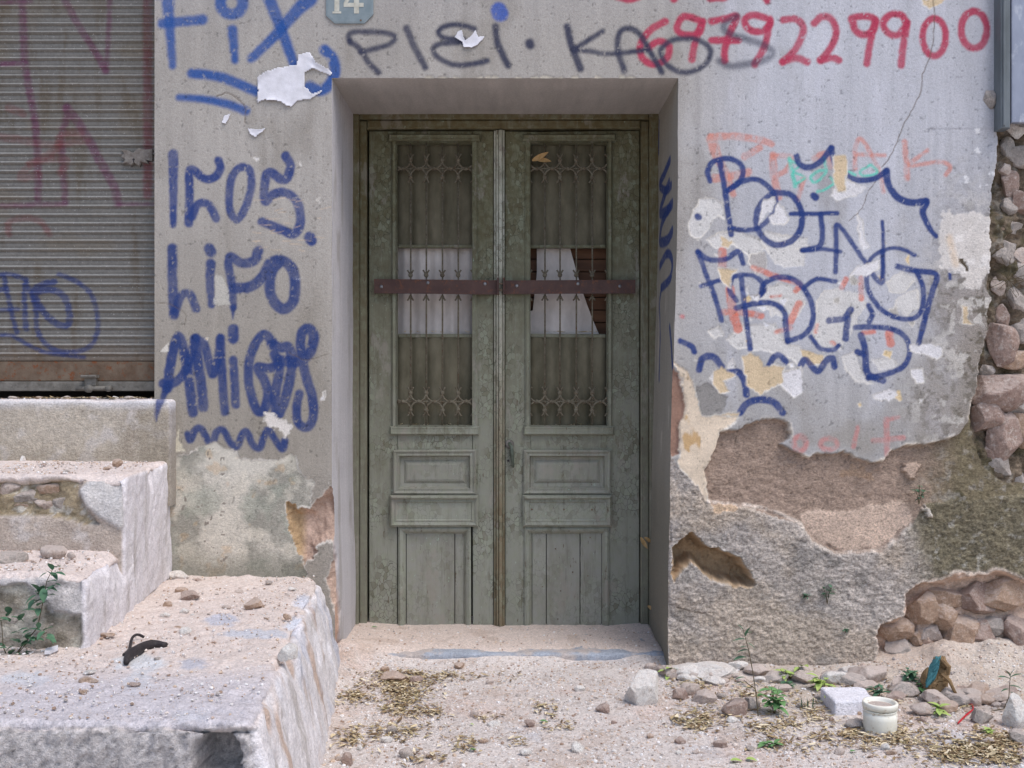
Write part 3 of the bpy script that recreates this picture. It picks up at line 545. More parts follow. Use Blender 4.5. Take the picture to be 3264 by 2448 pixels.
# left pier: pale lower layer, brown broken corner
LP = [(1105, 1330), (1180, 1310), (1250, 1280), (1290, 1245), (1400, 1235), (1480, 1280), (1550, 1320), (1700, 1335), (1820, 1325), (1860, 1295), (1900, 1320), (1930, 1400), (1990, 1480), (2000, 1560), (1990, 1640), (1960, 1640), (1840, 1660), (1850, 1800), (1960, 2000), (2000, 2400), (1000, 2400), (1000, 1400)]
I, sd = P.poly(4, LP, (200, 193, 180), .0035, amp=1.3, tone=.12, lip=.7)
x, y = P.X[I], P.Y[I]; inn = np.clip(sd, 0, 1)
for col, sc, sx, lo, hi, aa, hh in [((128, 126, 116), 71, 45, -.05, .3, .75, 0), ((152, 156, 142), 72, 30, .0, .35, .5, 0), ((204, 196, 180), 73, 18, .1, .4, .5, 0), ((196, 162, 120), 74, 14, .3, .5, .35, 0)]:
    P.c[I] += (lin(col) - P.c[I]) * (inn * sst(lo, hi, fb(x, y, sx, o=5, seed=sc)) * aa)[:, None]
P.c[I] += (lin((110, 110, 98)) - P.c[I]) * (inn * sst(545, 575, y + 6 * fb(x, y, 20, seed=75)) * .7)[:, None]
P.poly(4, [(1695, 1040), (1830, 1090), (1880, 1130), (1830, 1200), (1760, 1150), (1700, 1100)], (212, 204, 196), .0015, amp=1.6, lip=.5)
P.poly(4, [(1390, 130), (1430, 170), (1450, 250), (1480, 340), (1380, 340), (1370, 200)], (196, 192, 182), .001, a=.6, amp=1.5)
P.poly(4, [(1040, 620), (1080, 585), (1085, 640), (1030, 650)], (204, 198, 188), .001); P.poly(4, [(1110, 1250), (1135, 1120), (1150, 1220), (1180, 1290), (1130, 1290)], (204, 196, 176), .001, amp=1.5)
BH = [(1825, 10), (1840, -40), (1880, -30), (1930, 5), (1975, -5), (2000, -40), (2060, -90), (2110, -150), (2140, -90), (2165, 0), (2190, 60), (2215, 200), (2260, 700), (2150, 690), (2125, 560), (2085, 450), (2112, 380), (2140, 290), (2132, 210), (2080, 195), (2020, 235), (2000, 330), (1960, 355), (1905, 290), (1880, 200), (1842, 120)]
I, sd = P.poly(7, BH, (178, 152, 136), None, amp=1.5, tone=.4, lip=.7)
P.h[I] += np.where(sd > 0, .03 * sst(0, 8, sd) + .012 * sst(0, 1.5, sd) + .018 * fb(P.X[I], P.Y[I], 9, 18, o=3, seed=76) * sst(0, 3, sd), 0)
P.c[I] += (lin((168, 140, 100)) - P.c[I]) * ((sd > 0) * sst(308, 298, P.X[I]) * .8)[:, None]
# cracks
for k, pts, r in [(3, [(1665, -10), (1670, 90), (1660, 250), (1640, 350), (1600, 450), (1590, 540), (1540, 660), (1480, 760), (1440, 870), (1400, 950), (1350, 1010)], 3.), (3, [(1310, 1100), (1260, 1180), (1230, 1260), (1150, 1340)], 2.2), (1, [(1390, 620), (1460, 595), (1530, 640), (1572, 690), (1570, 790)], 3),
                  (4, [(1850, 650), (1960, 700), (2100, 660)], 2), (4, [(1000, 330), (1080, 340), (1190, 400), (1180, 480)], 2), (6, [(480, 1130), (475, 1170)], 4), (9, [(110, 690), (220, 720), (330, 720)], 4)]:
    pp = vz(k, pts); pp = crom(pp, 5); pp = pp + rng.uniform(-.5, .5, pp.shape); P.stroke(None, pp, r * vs_(k), (96, 82, 68), .85, .5, sm=False, dep=.002)
# scratches on the left
for _ in range(26):
    cx, cy = rng.uniform(250, 322), rng.uniform(195, 250); P.stroke(None, [(cx, cy), (cx + rng.uniform(4, 14), cy + rng.uniform(-3, 2))], .35, (206, 178, 150), .6, .5)
# chipped soffit edge
for _ in range(22):
    cx = rng.uniform(420, 660); P.poly(None, [(cx - rng.uniform(2, 7), OPT + 3), (cx - 2, OPT - rng.uniform(.5, 3)), (cx + 3, OPT - rng.uniform(.3, 3)), (cx + 7, OPT + 3)], (196, 188, 172), .004, amp=.4, tone=.2)
P.c *= (1 + .05 * fb(X, Y, 2.2, o=2, seed=80))[:, None]
# pits
pit = sst(.55, .7, fb(X, Y, 3.2, o=2, seed=81)); P.c *= (1 - .35 * pit)[:, None]; P.h += .0012 * pit
P.c = np.clip(P.c, .01, .9)
s_ = F / DC
verts = np.stack([(X - 512) / s_, np.clip(P.h, -.02, .2), CZ - (Y - 384) / s_], 1)
fa = gridf(nx_, ny_); r0 = fa[:, 0] // nx_; c0 = fa[:, 0] % nx_
keep = ~((r0 >= rowT) & (c0 >= cL) & (c0 < cR)); fa = fa[keep][:, ::-1]
HL = P.h.reshape(ny_, nx_)[rowT:, cL].copy(); HR = P.h.reshape(ny_, nx_)[rowT:, cR].copy(); HTp = P.h.reshape(ny_, nx_)[rowT, cL:cR + 1].copy()
XT = X.reshape(ny_, nx_)[rowT, cL:cR + 1].copy(); XLc = X.reshape(ny_, nx_)[rowT:, cL].copy(); XRc = X.reshape(ny_, nx_)[rowT:, cR].copy(); YR = ys[rowT:]
used = np.unique(fa); remap = -np.ones(len(X), int); remap[used] = np.arange(len(used))
P.r = np.where(X < 600, 0, P.r); P.r = np.maximum(P.r, .4 * sst(455, 480, Y) * (X < 340))
mesh('plaster_face', verts[used], remap[fa], M['plaster'], wall, col=np.column_stack([P.c, 1 + P.r])[used])
# reveal (jambs and soffit)
DEP = .60; nd = 110; ts = np.linspace(0, 1, nd)
def jamb(hx, xe, side):   # one side of the door opening
    T, YY = np.meshgrid(ts, YR); H0 = np.repeat(hx[:, None], nd, 1)
    yy = H0 + (DEP - H0) * T; zz = CZ - (YY - 384) / s_; x0 = (np.repeat(xe[:, None], nd, 1) - 512) / s_
    # pixel column a jamb point falls on, only used to lay out the marks
    A = yy * 240; Bq = YY
    q = Paint(A.ravel(), Bq.ravel(), lin((190, 186, 188) if side < 0 else (150, 144, 134)))  # left jamb lighter than right: side light put into the base colour
    q.c *= (1 + .1 * fb(q.X, q.Y, 8, 120, o=4, seed=91))[:, None]
    q.h += .0025 * fb(q.X, q.Y, 40, o=3, seed=92); q.c = lerpc(q.c, (148, 140, 130), sst(.1, .5, fb(q.X, q.Y, 22, 70, o=5, seed=191)) * .45)
    if side < 0:
        m = sst(0, 6, (1 - sst(0, 1, 0)) * 0 + (q.Y - 470) * .12 - q.X * .55 + 5 * fb(q.X, q.Y, 18, o=4, seed=93))
        q.c = lerpc(q.c, (180, 148, 130), m); q.c *= (1 + .3 * m * fb(q.X, q.Y, 8, 20, o=4, seed=94))[:, None]; q.h += m * (.022 + .02 * fb(q.X, q.Y, 10, 20, o=4, seed=95)) * sst(0, 6, q.X)
        q.c = lerpc(q.c, (206, 204, 210), sst(3, 0, q.X) * .5 * (1 - m))  # bright outer edge: light painted into the colour
    else:
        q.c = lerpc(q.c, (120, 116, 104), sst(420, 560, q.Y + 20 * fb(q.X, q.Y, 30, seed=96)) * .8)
        q.c = lerpc(q.c, (186, 176, 164), sst(.15, .3, fb(q.X, q.Y, 22, 60, o=4, seed=97)) * .6 * sst(250, 330, q.Y) * sst(470, 440, q.Y))
        def D(x, y):   # photo point -> (depth*240, row) on the jamb plane
            px = x * .46293; py = y * .46293; e = float(np.interp(py, YR, xe)) ; X0 = (e - 512) / s_
            d = min(max(F * X0 / (px - 512) - DC, 0), .6); sc = F / (DC + d); return (d * 240, 384 + (py - 384) / sc * s_)
        for pts, r in [([(1424, 262), (1423, 330)], 3), ([(1447, 345), (1435, 375), (1425, 400), (1438, 412), (1450, 400)], 5), ([(1445, 395), (1432, 430), (1425, 460), (1440, 455), (1452, 440)], 6), ([(1448, 445), (1430, 480), (1425, 520), (1440, 520), (1452, 500)], 6), ([(1425, 575), (1440, 548), (1452, 562), (1448, 600), (1428, 622)], 5),
                       ([(1428, 622), (1424, 660), (1425, 720), (1424, 820)], 3), ([(1447, 705), (1450, 735), (1453, 790)], 4)]:
            q.stroke(None, [D(*p) for p in pts], r, BD, .92, 1.6)
    xx = x0 + (q.h.reshape(T.shape) * side)
    taper = -side * .0 * T
    v = np.stack([xx + taper, yy, zz], -1).reshape(-1, 3); f = gridf(nd, len(YR)); f = f if side < 0 else f[:, ::-1]
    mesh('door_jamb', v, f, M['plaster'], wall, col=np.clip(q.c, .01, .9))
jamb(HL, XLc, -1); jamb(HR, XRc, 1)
T, XX = np.meshgrid(ts, XT); H0 = np.repeat(HTp[:, None], nd, 1); yy = H0 + (DEP - H0) * T
q = Paint((yy * 240).ravel(), XX.ravel(), lin((176, 170, 164))); q.c *= (1 + .16 * fb(q.Y, q.X, 9, 60, o=4, seed=98))[:, None]; q.c *= (1 + .12 * fb(q.Y, q.X, 60, o=3, seed=99))[:, None]
zz = CZ - (OPT - 384) / s_ + .002 * fb(q.X, q.Y, 30, o=3, seed=90).reshape(T.shape) * (T > 0)
mesh('soffit', np.stack([(XX - 512) / s_, yy, zz], -1).reshape(-1, 3), gridf(nd, len(XT)), M['plaster'], wall, col=q.c)
# left return edge of the pier, beside the shutter
mb = MB(); mb.box(W(154.5, 0)[0] - .0005, W(154.5, 0)[0] + .3, .0, .16, -.1, 9); 
mb.v = [(x, y + .004, z) for x, y, z in mb.v]; mb.build('pier_return', m_var('return_plaster', (150, 142, 132), (128, 120, 110), 8, .001), wall)
mb = MB(); mb.box(-9, 9, .84, .95, -.4, 9); mb.build('light_block_sheet', m_var('light_block_dark', (60, 54, 48), (48, 42, 38), 3), wall)  # unseen sheet added behind the wall to keep sky light from leaking in

# exposed stones
def rock_vf(c, s, seed, sub=3, planes=14, rough=.08):
    rg = np.random.RandomState(seed); v, f = ICO[sub]
    n = rg.normal(size=(planes, 3)); n /= np.linalg.norm(n, axis=1)[:, None]; d = rg.uniform(.62, 1., planes)
    dots = v @ n.T; rr = np.min(np.where(dots > .12, d / np.maximum(dots, .12), 9), 1); rr = np.minimum(rr, 1.15)
    p = v * rr[:, None]; p = p * (1 + rough * fb3(p + seed, .55, 4, seed % 9))[:, None]
    a = rg.uniform(0, 6.28); ca, sa = math.cos(a), math.sin(a)
    return p * np.array(s) + np.array(c), f
def ico(n):
    t = (1 + 5 ** .5) / 2
    v = [(-1, t, 0), (1, t, 0), (-1, -t, 0), (1, -t, 0), (0, -1, t), (0, 1, t), (0, -1, -t), (0, 1, -t), (t, 0, -1), (t, 0, 1), (-t, 0, -1), (-t, 0, 1)]
    f = [(0, 11, 5), (0, 5, 1), (0, 1, 7), (0, 7, 10), (0, 10, 11), (1, 5, 9), (5, 11, 4), (11, 10, 2), (10, 7, 6), (7, 1, 8), (3, 9, 4), (3, 4, 2), (3, 2, 6), (3, 6, 8), (3, 8, 9), (4, 9, 5), (2, 4, 11), (6, 2, 10), (8, 6, 7), (9, 8, 1)]
    v = [np.array(q, float) / np.linalg.norm(q) for q in v]
    for _ in range(n):
        c = {}; g = []
        def mid(a, b):
            k = (min(a, b), max(a, b))
            if k not in c: m = v[a] + v[b]; v.append(m / np.linalg.norm(m)); c[k] = len(v) - 1
            return c[k]
        for a, b, d in f: ab, bd, da = mid(a, b), mid(b, d), mid(d, a); g += [(a, ab, da), (b, bd, ab), (d, da, bd), (ab, bd, da)]
        f = g
    return np.array(v), np.array(f)
ICO = {0: ico(0), 1: ico(1), 2: ico(2), 3: ico(3), 4: ico(4)}
WS = [(6, 2060, 560, 82, 110, 'pink'), (6, 2085, 390, 38, 50, 'pink'), (6, 2150, 650, 85, 50, 'orange'), (6, 2055, 830, 150, 105, 'pink'), (6, 1985, 1010, 88, 90, 'pink'), (6, 2090, 1130, 90, 110, 'pink'), (6, 2000, 1230, 42, 50, 'pink'), (6, 2055, 1310, 62, 66, 'gray'),
      (6, 2200, 1080, 60, 110, 'orange'), (3, 2125, 1110, 46, 60, 'pink'), (3, 2150, 1380, 48, 40, 'gray'), (3, 2180, 790, 60, 40, 'white'), (3, 2120, 1250, 40, 40, 'gray'), (3, 2080, 1400, 30, 40, 'orange'), (6, 2190, 1400, 40, 60, 'gray'), (6, 1990, 720, 40, 30, 'gray'), (6, 2180, 120, 50, 70, 'gray'), (6, 2170, 300, 60, 60, 'gray'),
      (9, 1600, 700, 95, 92, 'orange'), (9, 1720, 745, 75, 80, 'orange'), (9, 1740, 622, 105, 55, 'orange'), (9, 2020, 800, 72, 64, 'gray'), (9, 1925, 870, 90, 100, 'pink'), (9, 1810, 850, 120, 100, 'orange'), (9, 2165, 830, 90, 120, 'pink'), (9, 1460, 940, 95, 80, 'gray'), (9, 1580, 960, 46, 46, 'gray'),
      (9, 1440, 820, 90, 66, 'orange'), (9, 2100, 620, 170, 100, 'orange'), (9, 1900, 640, 120, 90, 'pink'), (3, 2100, 900, 40, 50, 'gray'), (3, 2190, 960, 60, 70, 'gray'), (3, 2090, 1020, 30, 40, 'pale'), (3, 2190, 1220, 50, 60, 'pink'), (3, 2100, 1520, 50, 60, 'gray'), (3, 2190, 1560, 50, 70, 'pale'), (6, 2100, 30, 60, 50, 'gray'), (6, 2060, 220, 36, 50, 'pale'), (6, 2200, 480, 50, 60, 'gray'), (6, 2200, 940, 60, 60, 'gray'), (9, 1650, 850, 60, 50, 'pale'), (9, 1690, 920, 40, 30, 'orange'), (9, 2100, 960, 60, 70, 'gray'), (9, 1560, 870, 40, 40, 'orange'), (9, 1380, 1000, 50, 60, 'pale')]
for i, (k, x, y, rx, ry, t) in enumerate(WS):
    d = .062 if k != 9 else .098
    c = V(k, x, y, d); s = vs_(k) / (F / (DC + d))
    q9 = 1.22 if k != 9 else 1.1; v, f = rock_vf(c, (rx * s * q9, min(rx, ry) * s * .95, ry * s * q9), i + 5, 4, 10, .13)
    mesh('exposed_stone', v, f, M['rock_' + t], wall, smooth=False)

# ------------------------------------------------------------------ ground
def zg(x, y):
    x = np.asarray(x, float); y = np.asarray(y, float)
    z = .012 * fb(x, y, .5, o=3, seed=101) + .006 * fb(x, y, .09, o=4, seed=102) * sst(.05, -.1, y) + .002 * fb(x, y, .02, o=2, seed=103)
    z = z + .05 * sst(-.35, .0, y) * sst(.6, .9, x) * (.5 + .5 * fb(x, y, .3, seed=104)) + .10 * sst(-.35, .08, y) * sst(1.35, 1.95, x) * (1 + .5 * fb(x, y, .12, o=3, seed=107))
    inn = sst(-.80, -.74, x) * sst(.70, .64, x)
    e = .16 + .03 * fb(x, x * 0, .35, seed=105)
    slate = .8 * np.exp(-((x - .35) / .15) ** 4) + .45 * np.exp(-((x + .36) / .2) ** 4)
    ramp = sst(.0 + .10 * slate * 1.3, .22, y - .0)
    top = .046 + .022 * sst(-.35, -.75, x) + .012 * sst(.4, .66, x) * sst(.4, .6, y) - .006 * np.clip(slate, 0, 1) * sst(.3, .2, y)
    z = z + inn * (ramp * (top - .0) + .0)
    z = z + .05 * sst(-.60, -.72, x) * sst(-1.5, -.2, y) * sst(.3, .1, y) * .8
    return z
gx = np.concatenate([np.linspace(-45, -2.4, 14)[:-1], np.linspace(-2.4, -.95, 60)[:-1], np.arange(-.95, 2.25, .0062), np.linspace(2.25, 45, 16)])
gy = np.concatenate([np.linspace(-45, -1.7, 14)[:-1], np.arange(-1.7, .64, .0062), np.linspace(.64, .8, 4)])
GX, GY = np.meshgrid(gx, gy); gz = zg(GX.ravel(), GY.ravel()); gX = GX.ravel(); gY = GY.ravel()
gc = lin((214, 204, 198))[None] * (1 + .10 * fb(gX, gY, .35, o=4, seed=110))[:, None]
gc = lerpc(gc, (208, 184, 172), sst(.0, .5, fb(gX, gY, .3, o=4, seed=111)) * .6)
gc = lerpc(gc, (198, 200, 208), sst(.2, .45, fb(gX, gY, .28, o=4, seed=112)) * .5 * sst(-.5, -.8, gY))
gc = lerpc(gc, (222, 214, 208), sst(.15, .4, fb(gX, gY, .03, o=4, seed=113)) * .5)
gc = lerpc(gc, (150, 124, 104), sst(.3, .5, fb(gX, gY, .018, o=3, seed=114)) * .5)
gc = lerpc(gc, (196, 180, 160), sst(.7, 1.1, gX) * sst(-.7, -.3, gY) * .5)
gc = lerpc(gc, (222, 204, 192), sst(.1, .2, gY) * .8)
gc = lerpc(gc, (176, 152, 134), sst(.2, .5, fb(gX, gY, .12, o=4, seed=115)) * .35)
mesh('ground', np.stack([gX, gY, gz], 1), gridf(len(gx), len(gy)), M['ground'], None, col=np.column_stack([gc, 1 + .45 * sst(-.2, .4, fb(gX, gY, .2, o=4, seed=116)) * sst(.1, .0, gY)]), org=(0, 0, 0))['kind'] = 'structure'
def hit(px, py, f=zg):
    px = np.asarray(px, float); py = np.asarray(py, float); z = np.zeros_like(px)
    for _ in range(6):
        s = (py - 384) / (CZ - z); y = F / s - DC; x = (px - 512) / s; z = f(x, y)
    return np.stack([x, y, z], -1)
def hitv(k, x, y): p = vz(k, [(x, y)])[0]; return hit(p[0], p[1])

# ------------------------------------------------------------------ blocks (steps, doorstep)
def block(name, quad, z0, z1, mat, parent, res=.012, r=.03, amp=.004, chip=.02, seed=1, colf=None, hook=None, **kw):
    q = np.array(quad, float); Lx = np.linalg.norm(q[1] - q[0]); Ly = np.linalg.norm(q[3] - q[0]); Lz = z1 - z0; L = np.array([Lx, Ly, Lz])
    n = np.maximum(2, (L / res).astype(int)); vs_l = []; fs = []; b = 0
    for ax in range(3):
        u, v_ = [(1, 2), (0, 2), (0, 1)][ax]
        for sd in (0, 1):
            if ax == 2 and sd == 0: continue
            if ax == 1 and sd == 1: continue
            A, B = np.meshgrid(np.linspace(0, 1, n[u] + 1), np.linspace(0, 1, n[v_] + 1)); p = np.zeros((A.size, 3)); p[:, u] = A.ravel(); p[:, v_] = B.ravel(); p[:, ax] = sd
            f = gridf(n[u] + 1, n[v_] + 1) + b; flip = (ax in (0, 2)) != (sd == 1)
            fs.append(f[:, ::-1] if flip else f); vs_l.append(p); b += len(p)
    p = np.vstack(vs_l); f = np.vstack(fs); key = np.round(p * 1e5).astype(int); _, idx, inv = np.unique(key, axis=0, return_index=True, return_inverse=True)
    p = p[idx]; f = inv.ravel()[f]; m = p * L
    lo = np.array([r, r, -9]); hi = np.array([L[0] - r, 99, L[2] - r]); cl = np.minimum(np.maximum(m, lo), hi); d = m - cl; dn = np.linalg.norm(d, axis=1)[:, None]
    nn = d / np.maximum(dn, 1e-9); mm = np.where(dn > 1e-9, cl + nn * np.minimum(dn, r), m)
    fl = dn[:, 0] < 1e-9
    nr = nn.copy(); nr[fl] = (0, 0, 0)
    edge = np.clip((np.abs(nn) > .25).sum(1) - 1, 0, 2)
    U = mm / L; pos = np.zeros_like(U)
    xy = (q[0][None] * ((1 - U[:, 0]) * (1 - U[:, 1]))[:, None] + q[1][None] * (U[:, 0] * (1 - U[:, 1]))[:, None] + q[2][None] * (U[:, 0] * U[:, 1])[:, None] + q[3][None] * ((1 - U[:, 0]) * U[:, 1])[:, None])
    pos[:, :2] = xy; pos[:, 2] = z0 + mm[:, 2]
    dd = amp * fb3(pos, .12, 5, seed) + amp * .6 * fb3(pos, .03, 3, seed + 4)
    nearE = np.exp(-np.minimum(np.minimum(L[0] - m[:, 0], m[:, 1]), 9) / .06) * np.exp(-(L[2] - m[:, 2]) / .06)
    dd = dd - chip * np.clip(fb3(pos, .16, 4, seed + 7) + .1, 0, 1) * nearE * 2
    if hook is not None: dd = dd + hook(pos, nr, m, L)
    pos = pos + nr * dd[:, None]
    col = colf(pos, nr) if colf else None
    if col is not None and mat is M['concrete']: col = np.column_stack([col, 1 + .5 * sst(.7, .2, nr[:, 2]) * (.4 + .6 * sst(.3, .9, -nr[:, 1]))])
    return mesh(name, pos, f, mat, parent, col=col, **kw)
def topx(pos):   # photo coordinates of surface points, for laying out marks
    s = F / (DC + pos[:, 1]); return 512 + pos[:, 0] * s, 384 + (CZ - pos[:, 2]) * s
steps = empty('concrete_steps', (-1.7, -.9, 0), 'crumbling whitewashed concrete steps climbing to the roller shutter on the left', 'steps')
def base_col(pos, nr, side=(190, 184, 184), front=(178, 166, 152), dust=(206, 188, 178), seed=0):
    t = sst(.3, .8, nr[:, 2]); c = lin(front)[None] + 0 * pos
    sd = sst(.3, .8, nr[:, 0]); c = c + (lin(side) - c) * sd[:, None]
    c = c * (1 + .16 * fb3(pos, .12, 4, seed + 2))[:, None]
    v = pos.copy(); v[:, 2] *= .25
    c = c + (lin((136, 124, 108)) - c) * (sst(.1, .5, fb3(v, .08, 4, seed + 3)) * .45 * (1 - t))[:, None]
    c = c + (lin((214, 208, 206)) - c) * (sst(.1, .4, fb3(pos, .07, 4, seed + 5)) * .5 * (1 - t))[:, None]
    dc = lin(dust)[None] * (1 + .12 * fb3(pos, .05, 4, seed + 1))[:, None]
    dc = dc + (lin((178, 150, 134)) - dc) * (sst(.2, .5, fb3(pos, .015, 3, seed + 6)) * .4)[:, None]
    c = c + (dc - c) * t[:, None]
    return c
# side line of the stairs and of the landing
def sx(y): return -1.425 - .12 * y
def lx(y): return -.794 - .107 * y
def col_sill(pos, nr):
    c = base_col(pos, nr, (188, 184, 188), (184, 174, 160), (216, 208, 206), 1); px, py = topx(pos)
    P_ = Paint(px, py, 0); P_.c = c
    P_.c = lerpc(P_.c, (206, 204, 208), sst(412, 400, py + 4 * fb(px, py, 20)) * .7 * (nr[:, 2] < .7))
    P_.c = lerpc(P_.c, (150, 138, 120), sst(430, 465, py + 8 * fb(px, py, 30, seed=2)) * .5); P_.c = lerpc(P_.c, (142, 132, 116), sst(136, 142, px) * .6 * sst(405, 415, py))
    P_.stroke(4, [(1030, 950), (1015, 1000), (1005, 1050), (1002, 1090)], (30, 4), BD, .9, 1.4)
    P_.stroke(4, [(540, 970), (530, 1030)], 3, (90, 84, 78), .8, .5)
    return P_.c
block('sill_block', [(-3.2, -.065), (W(166, 0, -.06)[0] + .02, -.065), (W(166, 0, -.06)[0] + .02, .30), (-3.2, .30)], .7, 1.137, M['concrete'], steps, .008, .018, .003, .012, 3, col_sill)
RUB2 = vz(4, [(-50, 1445), (300, 1440), (520, 1440), (500, 1560), (560, 1659), (600, 1720), (640, 1760), (560, 1760), (460, 1730), (300, 1700), (-50, 1700)])
CH = vz(4, [(500, 1530), (560, 1470), (700, 1440), (860, 1450), (930, 1540), (940, 1680), (880, 1780), (760, 1790), (640, 1720), (540, 1640)])
def hook2(pos, nr, m, L):
    px, py = topx(pos); fr = sst(.5, .9, -nr[:, 1]); a = psd(RUB2, px, py)
    return fr * (-np.clip(a, 0, 1) * (.025 + .014 * fb(px, py, 8, o=3, seed=5)) + sst(0, 4, psd(CH, px, py)) * .012)
def col2(pos, nr):
    c = base_col(pos, nr, (222, 216, 218), (182, 168, 156), (216, 202, 195), 5); px, py = topx(pos); fr = sst(.5, .9, -nr[:, 1])
    a = np.clip(psd(RUB2, px, py), 0, 1) * fr; c = lerpc(c, (158, 142, 112), a * .8); c = lerpc(c, (206, 200, 190), a * sst(.1, .3, fb(px, py, 8, o=4, seed=8)) * .8); c = lerpc(c, (96, 84, 62), a * sst(.15, .4, fb(px, py, 14, 7, o=4, seed=9)) * .6)
    c = lerpc(c, (198, 194, 192), fr * sst(0, 2, psd(CH, px, py)) * .9)
    return c
block('middle_step', [(-3.2, -.70), (sx(-.70), -.70), (sx(0), .03), (-3.2, .03)], .4, .884, M['concrete'], steps, .008, .022, .007, .06, 6, col2, hook2)
RUB3 = vz(7, [(-50, 500), (150, 470), (260, 560), (330, 660), (520, 680), (540, 850), (500, 905), (-50, 960)])
def hook3(pos, nr, m, L):
    px, py = topx(pos); fr = sst(.5, .9, -nr[:, 1]); return fr * (-np.clip(psd(RUB3, px, py), 0, 1) * (.02 + .012 * fb(px, py, 12, o=4, seed=15)))
def col3(pos, nr):
    c = base_col(pos, nr, (222, 216, 218), (192, 186, 184), (216, 202, 195), 9); px, py = topx(pos); fr = sst(.5, .9, -nr[:, 1])
    a = np.clip(psd(RUB3, px, py), 0, 1) * fr; c = lerpc(c, (150, 140, 124), a * .85); c = lerpc(c, (192, 186, 174), a * sst(.0, .3, fb(px, py, 14, o=4, seed=18)) * .8); c = lerpc(c, (104, 96, 80), a * sst(.15, .4, fb(px, py, 10, o=4, seed=19)) * .6)
    return c
block('lower_step', [(-3.2, -1.14), (sx(-1.14), -1.14), (sx(-.6) + .005, -.6), (-3.2, -.6)], .2, .624, M['concrete'], steps, .008, .028, .008, .07, 12, col3, hook3)
HL4 = vz(7, [(1220, 1540), (1250, 1480), (1330, 1440), (1430, 1425), (1500, 1450), (1540, 1520), (1550, 1800), (1215, 1800)])
def hook4(pos, nr, m, L):
    px, py = topx(pos); fr = sst(.2, .7, -nr[:, 1]); a = psd(HL4, px + 5 * fb(px, py, 12, o=4), py + 5 * fb(px, py, 12, o=4, seed=3))
    lipv = (py - (715 + 14 * sst(150, 210, px) + 2 * fb(px, py, 20, seed=3)))
    top = sst(.6, .9, nr[:, 2])
    bat = sst(.6, .9, nr[:, 0]) * (.085 * (1 - np.clip(pos[:, 2] / .4, 0, 1)) + .006 * fb3(pos, .10, 5, 19))
    return bat + fr * (-sst(0, 7, a) * .14 - .006 * sst(-1, 3, lipv) - .03 * np.exp(-((lipv - 2) / 2.2) ** 2) + .012 * sst(0, 3, lipv) * fb(px, py, 5, o=3)) + top * (.006 * fb3(pos, .3, 3, 2) + .004 * fb3(pos, .04, 3, 5)) - .012 * sst(.6, .9, nr[:, 0]) * sst(.2, .6, fb3(pos, .2, 4, 9))
def col4(pos, nr):
    c = base_col(pos, nr, (216, 210, 210), (184, 178, 176), (212, 198, 190), 13); px, py = topx(pos); t = sst(.5, .8, nr[:, 2])
    wet = sst(.05, .35, fb3(pos * [1, .8, 1], .28, 3, 21)); x_, y_ = pos[:, 0], pos[:, 1]
    for (vx, vy, rx, ry, col) in [(1650, 800, 260, 30, (188, 192, 202)), (1420, 710, 120, 40, (178, 182, 196)), (1900, 740, 70, 60, (200, 206, 218)), (1950, 600, 70, 50, (192, 196, 208)), (900, 980, 190, 60, (204, 208, 212)), (880, 1110, 110, 70, (204, 208, 212)), (170, 1090, 170, 50, (200, 204, 210)), (1230, 1320, 120, 40, (196, 202, 206)), (1240, 990, 100, 40, (176, 178, 190))]:
        p0 = vz(7, [(vx, vy)])[0]; s = vs_(7); d = np.hypot((px - p0[0]) / (rx * s), (py - p0[1]) / (ry * s)) + .6 * fb(px, py, 9, 4, o=4, seed=int(vx))
        c = lerpc(c, col, t * sst(1.15, .7, d) * .75)
    c = lerpc(c, (190, 186, 192), t * sst(-1.25, -1.6, y_ + .12 * fb3(pos, .2, 4, 3)) * .8)
    c = lerpc(c, (176, 178, 190), sst(.6, .9, nr[:, 0]) * sst(.1, .4, fb3(pos * [1, 1, .4], .2, 4, 31)) * .7)
    sd_ = sst(.6, .9, nr[:, 0]); c = lerpc(c, (178, 146, 120), sd_ * sst(.15, .4, fb3(pos * [1, 1, .3], .13, 4, 35)) * .7); c = lerpc(c, (236, 232, 234), sd_ * sst(.1, .4, fb3(pos * [1, 1, .5], .09, 4, 36)) * .6)
    fr = sst(.2, .7, -nr[:, 1]); sp = fb(px, py, 4, o=3, seed=41); c = lerpc(c, (120, 118, 122), fr * sst(.1, .4, sp) * .6); c = lerpc(c, (206, 200, 198), fr * sst(-.1, -.4, sp) * .5)
    return c
block('landing', [(-3.2, -1.80), (lx(-1.80), -1.80), (lx(0), .03), (-3.2, .03)], -.15, .398, M['concrete'], steps, .009, .034, .010, .06, 17, col4, hook4)
for i, (k, x, y, rx, ry, t, d) in enumerate([(4, 60, 1530, 70, 34, 'pale', -.69), (4, 190, 1570, 60, 36, 'gray', -.69), (4, 330, 1530, 70, 34, 'orange', -.69), (4, 430, 1600, 50, 40, 'gray', -.69), (4, 300, 1620, 50, 30, 'pale', -.69), (4, 120, 1630, 60, 28, 'orange', -.69),
        (7, 190, 600, 70, 50, 'pale', -1.13), (7, 60, 590, 60, 46, 'gray', -1.13), (7, 120, 700, 90, 40, 'gray', -1.13), (7, 400, 740, 70, 46, 'pale', -1.13), (7, 260, 820, 60, 40, 'gray', -1.13)]):
    rx *= 1.4; ry *= 1.4; c = V(k, x, y, d + .05); s = vs_(k) / (F / (DC + d)); v, f = rock_vf(c, (rx * s * 1.1, .04, ry * s * 1.1), i + 900, 3, 16, .14); mesh('embedded_stone', v, f, M['rock_' + t], steps, smooth=False)
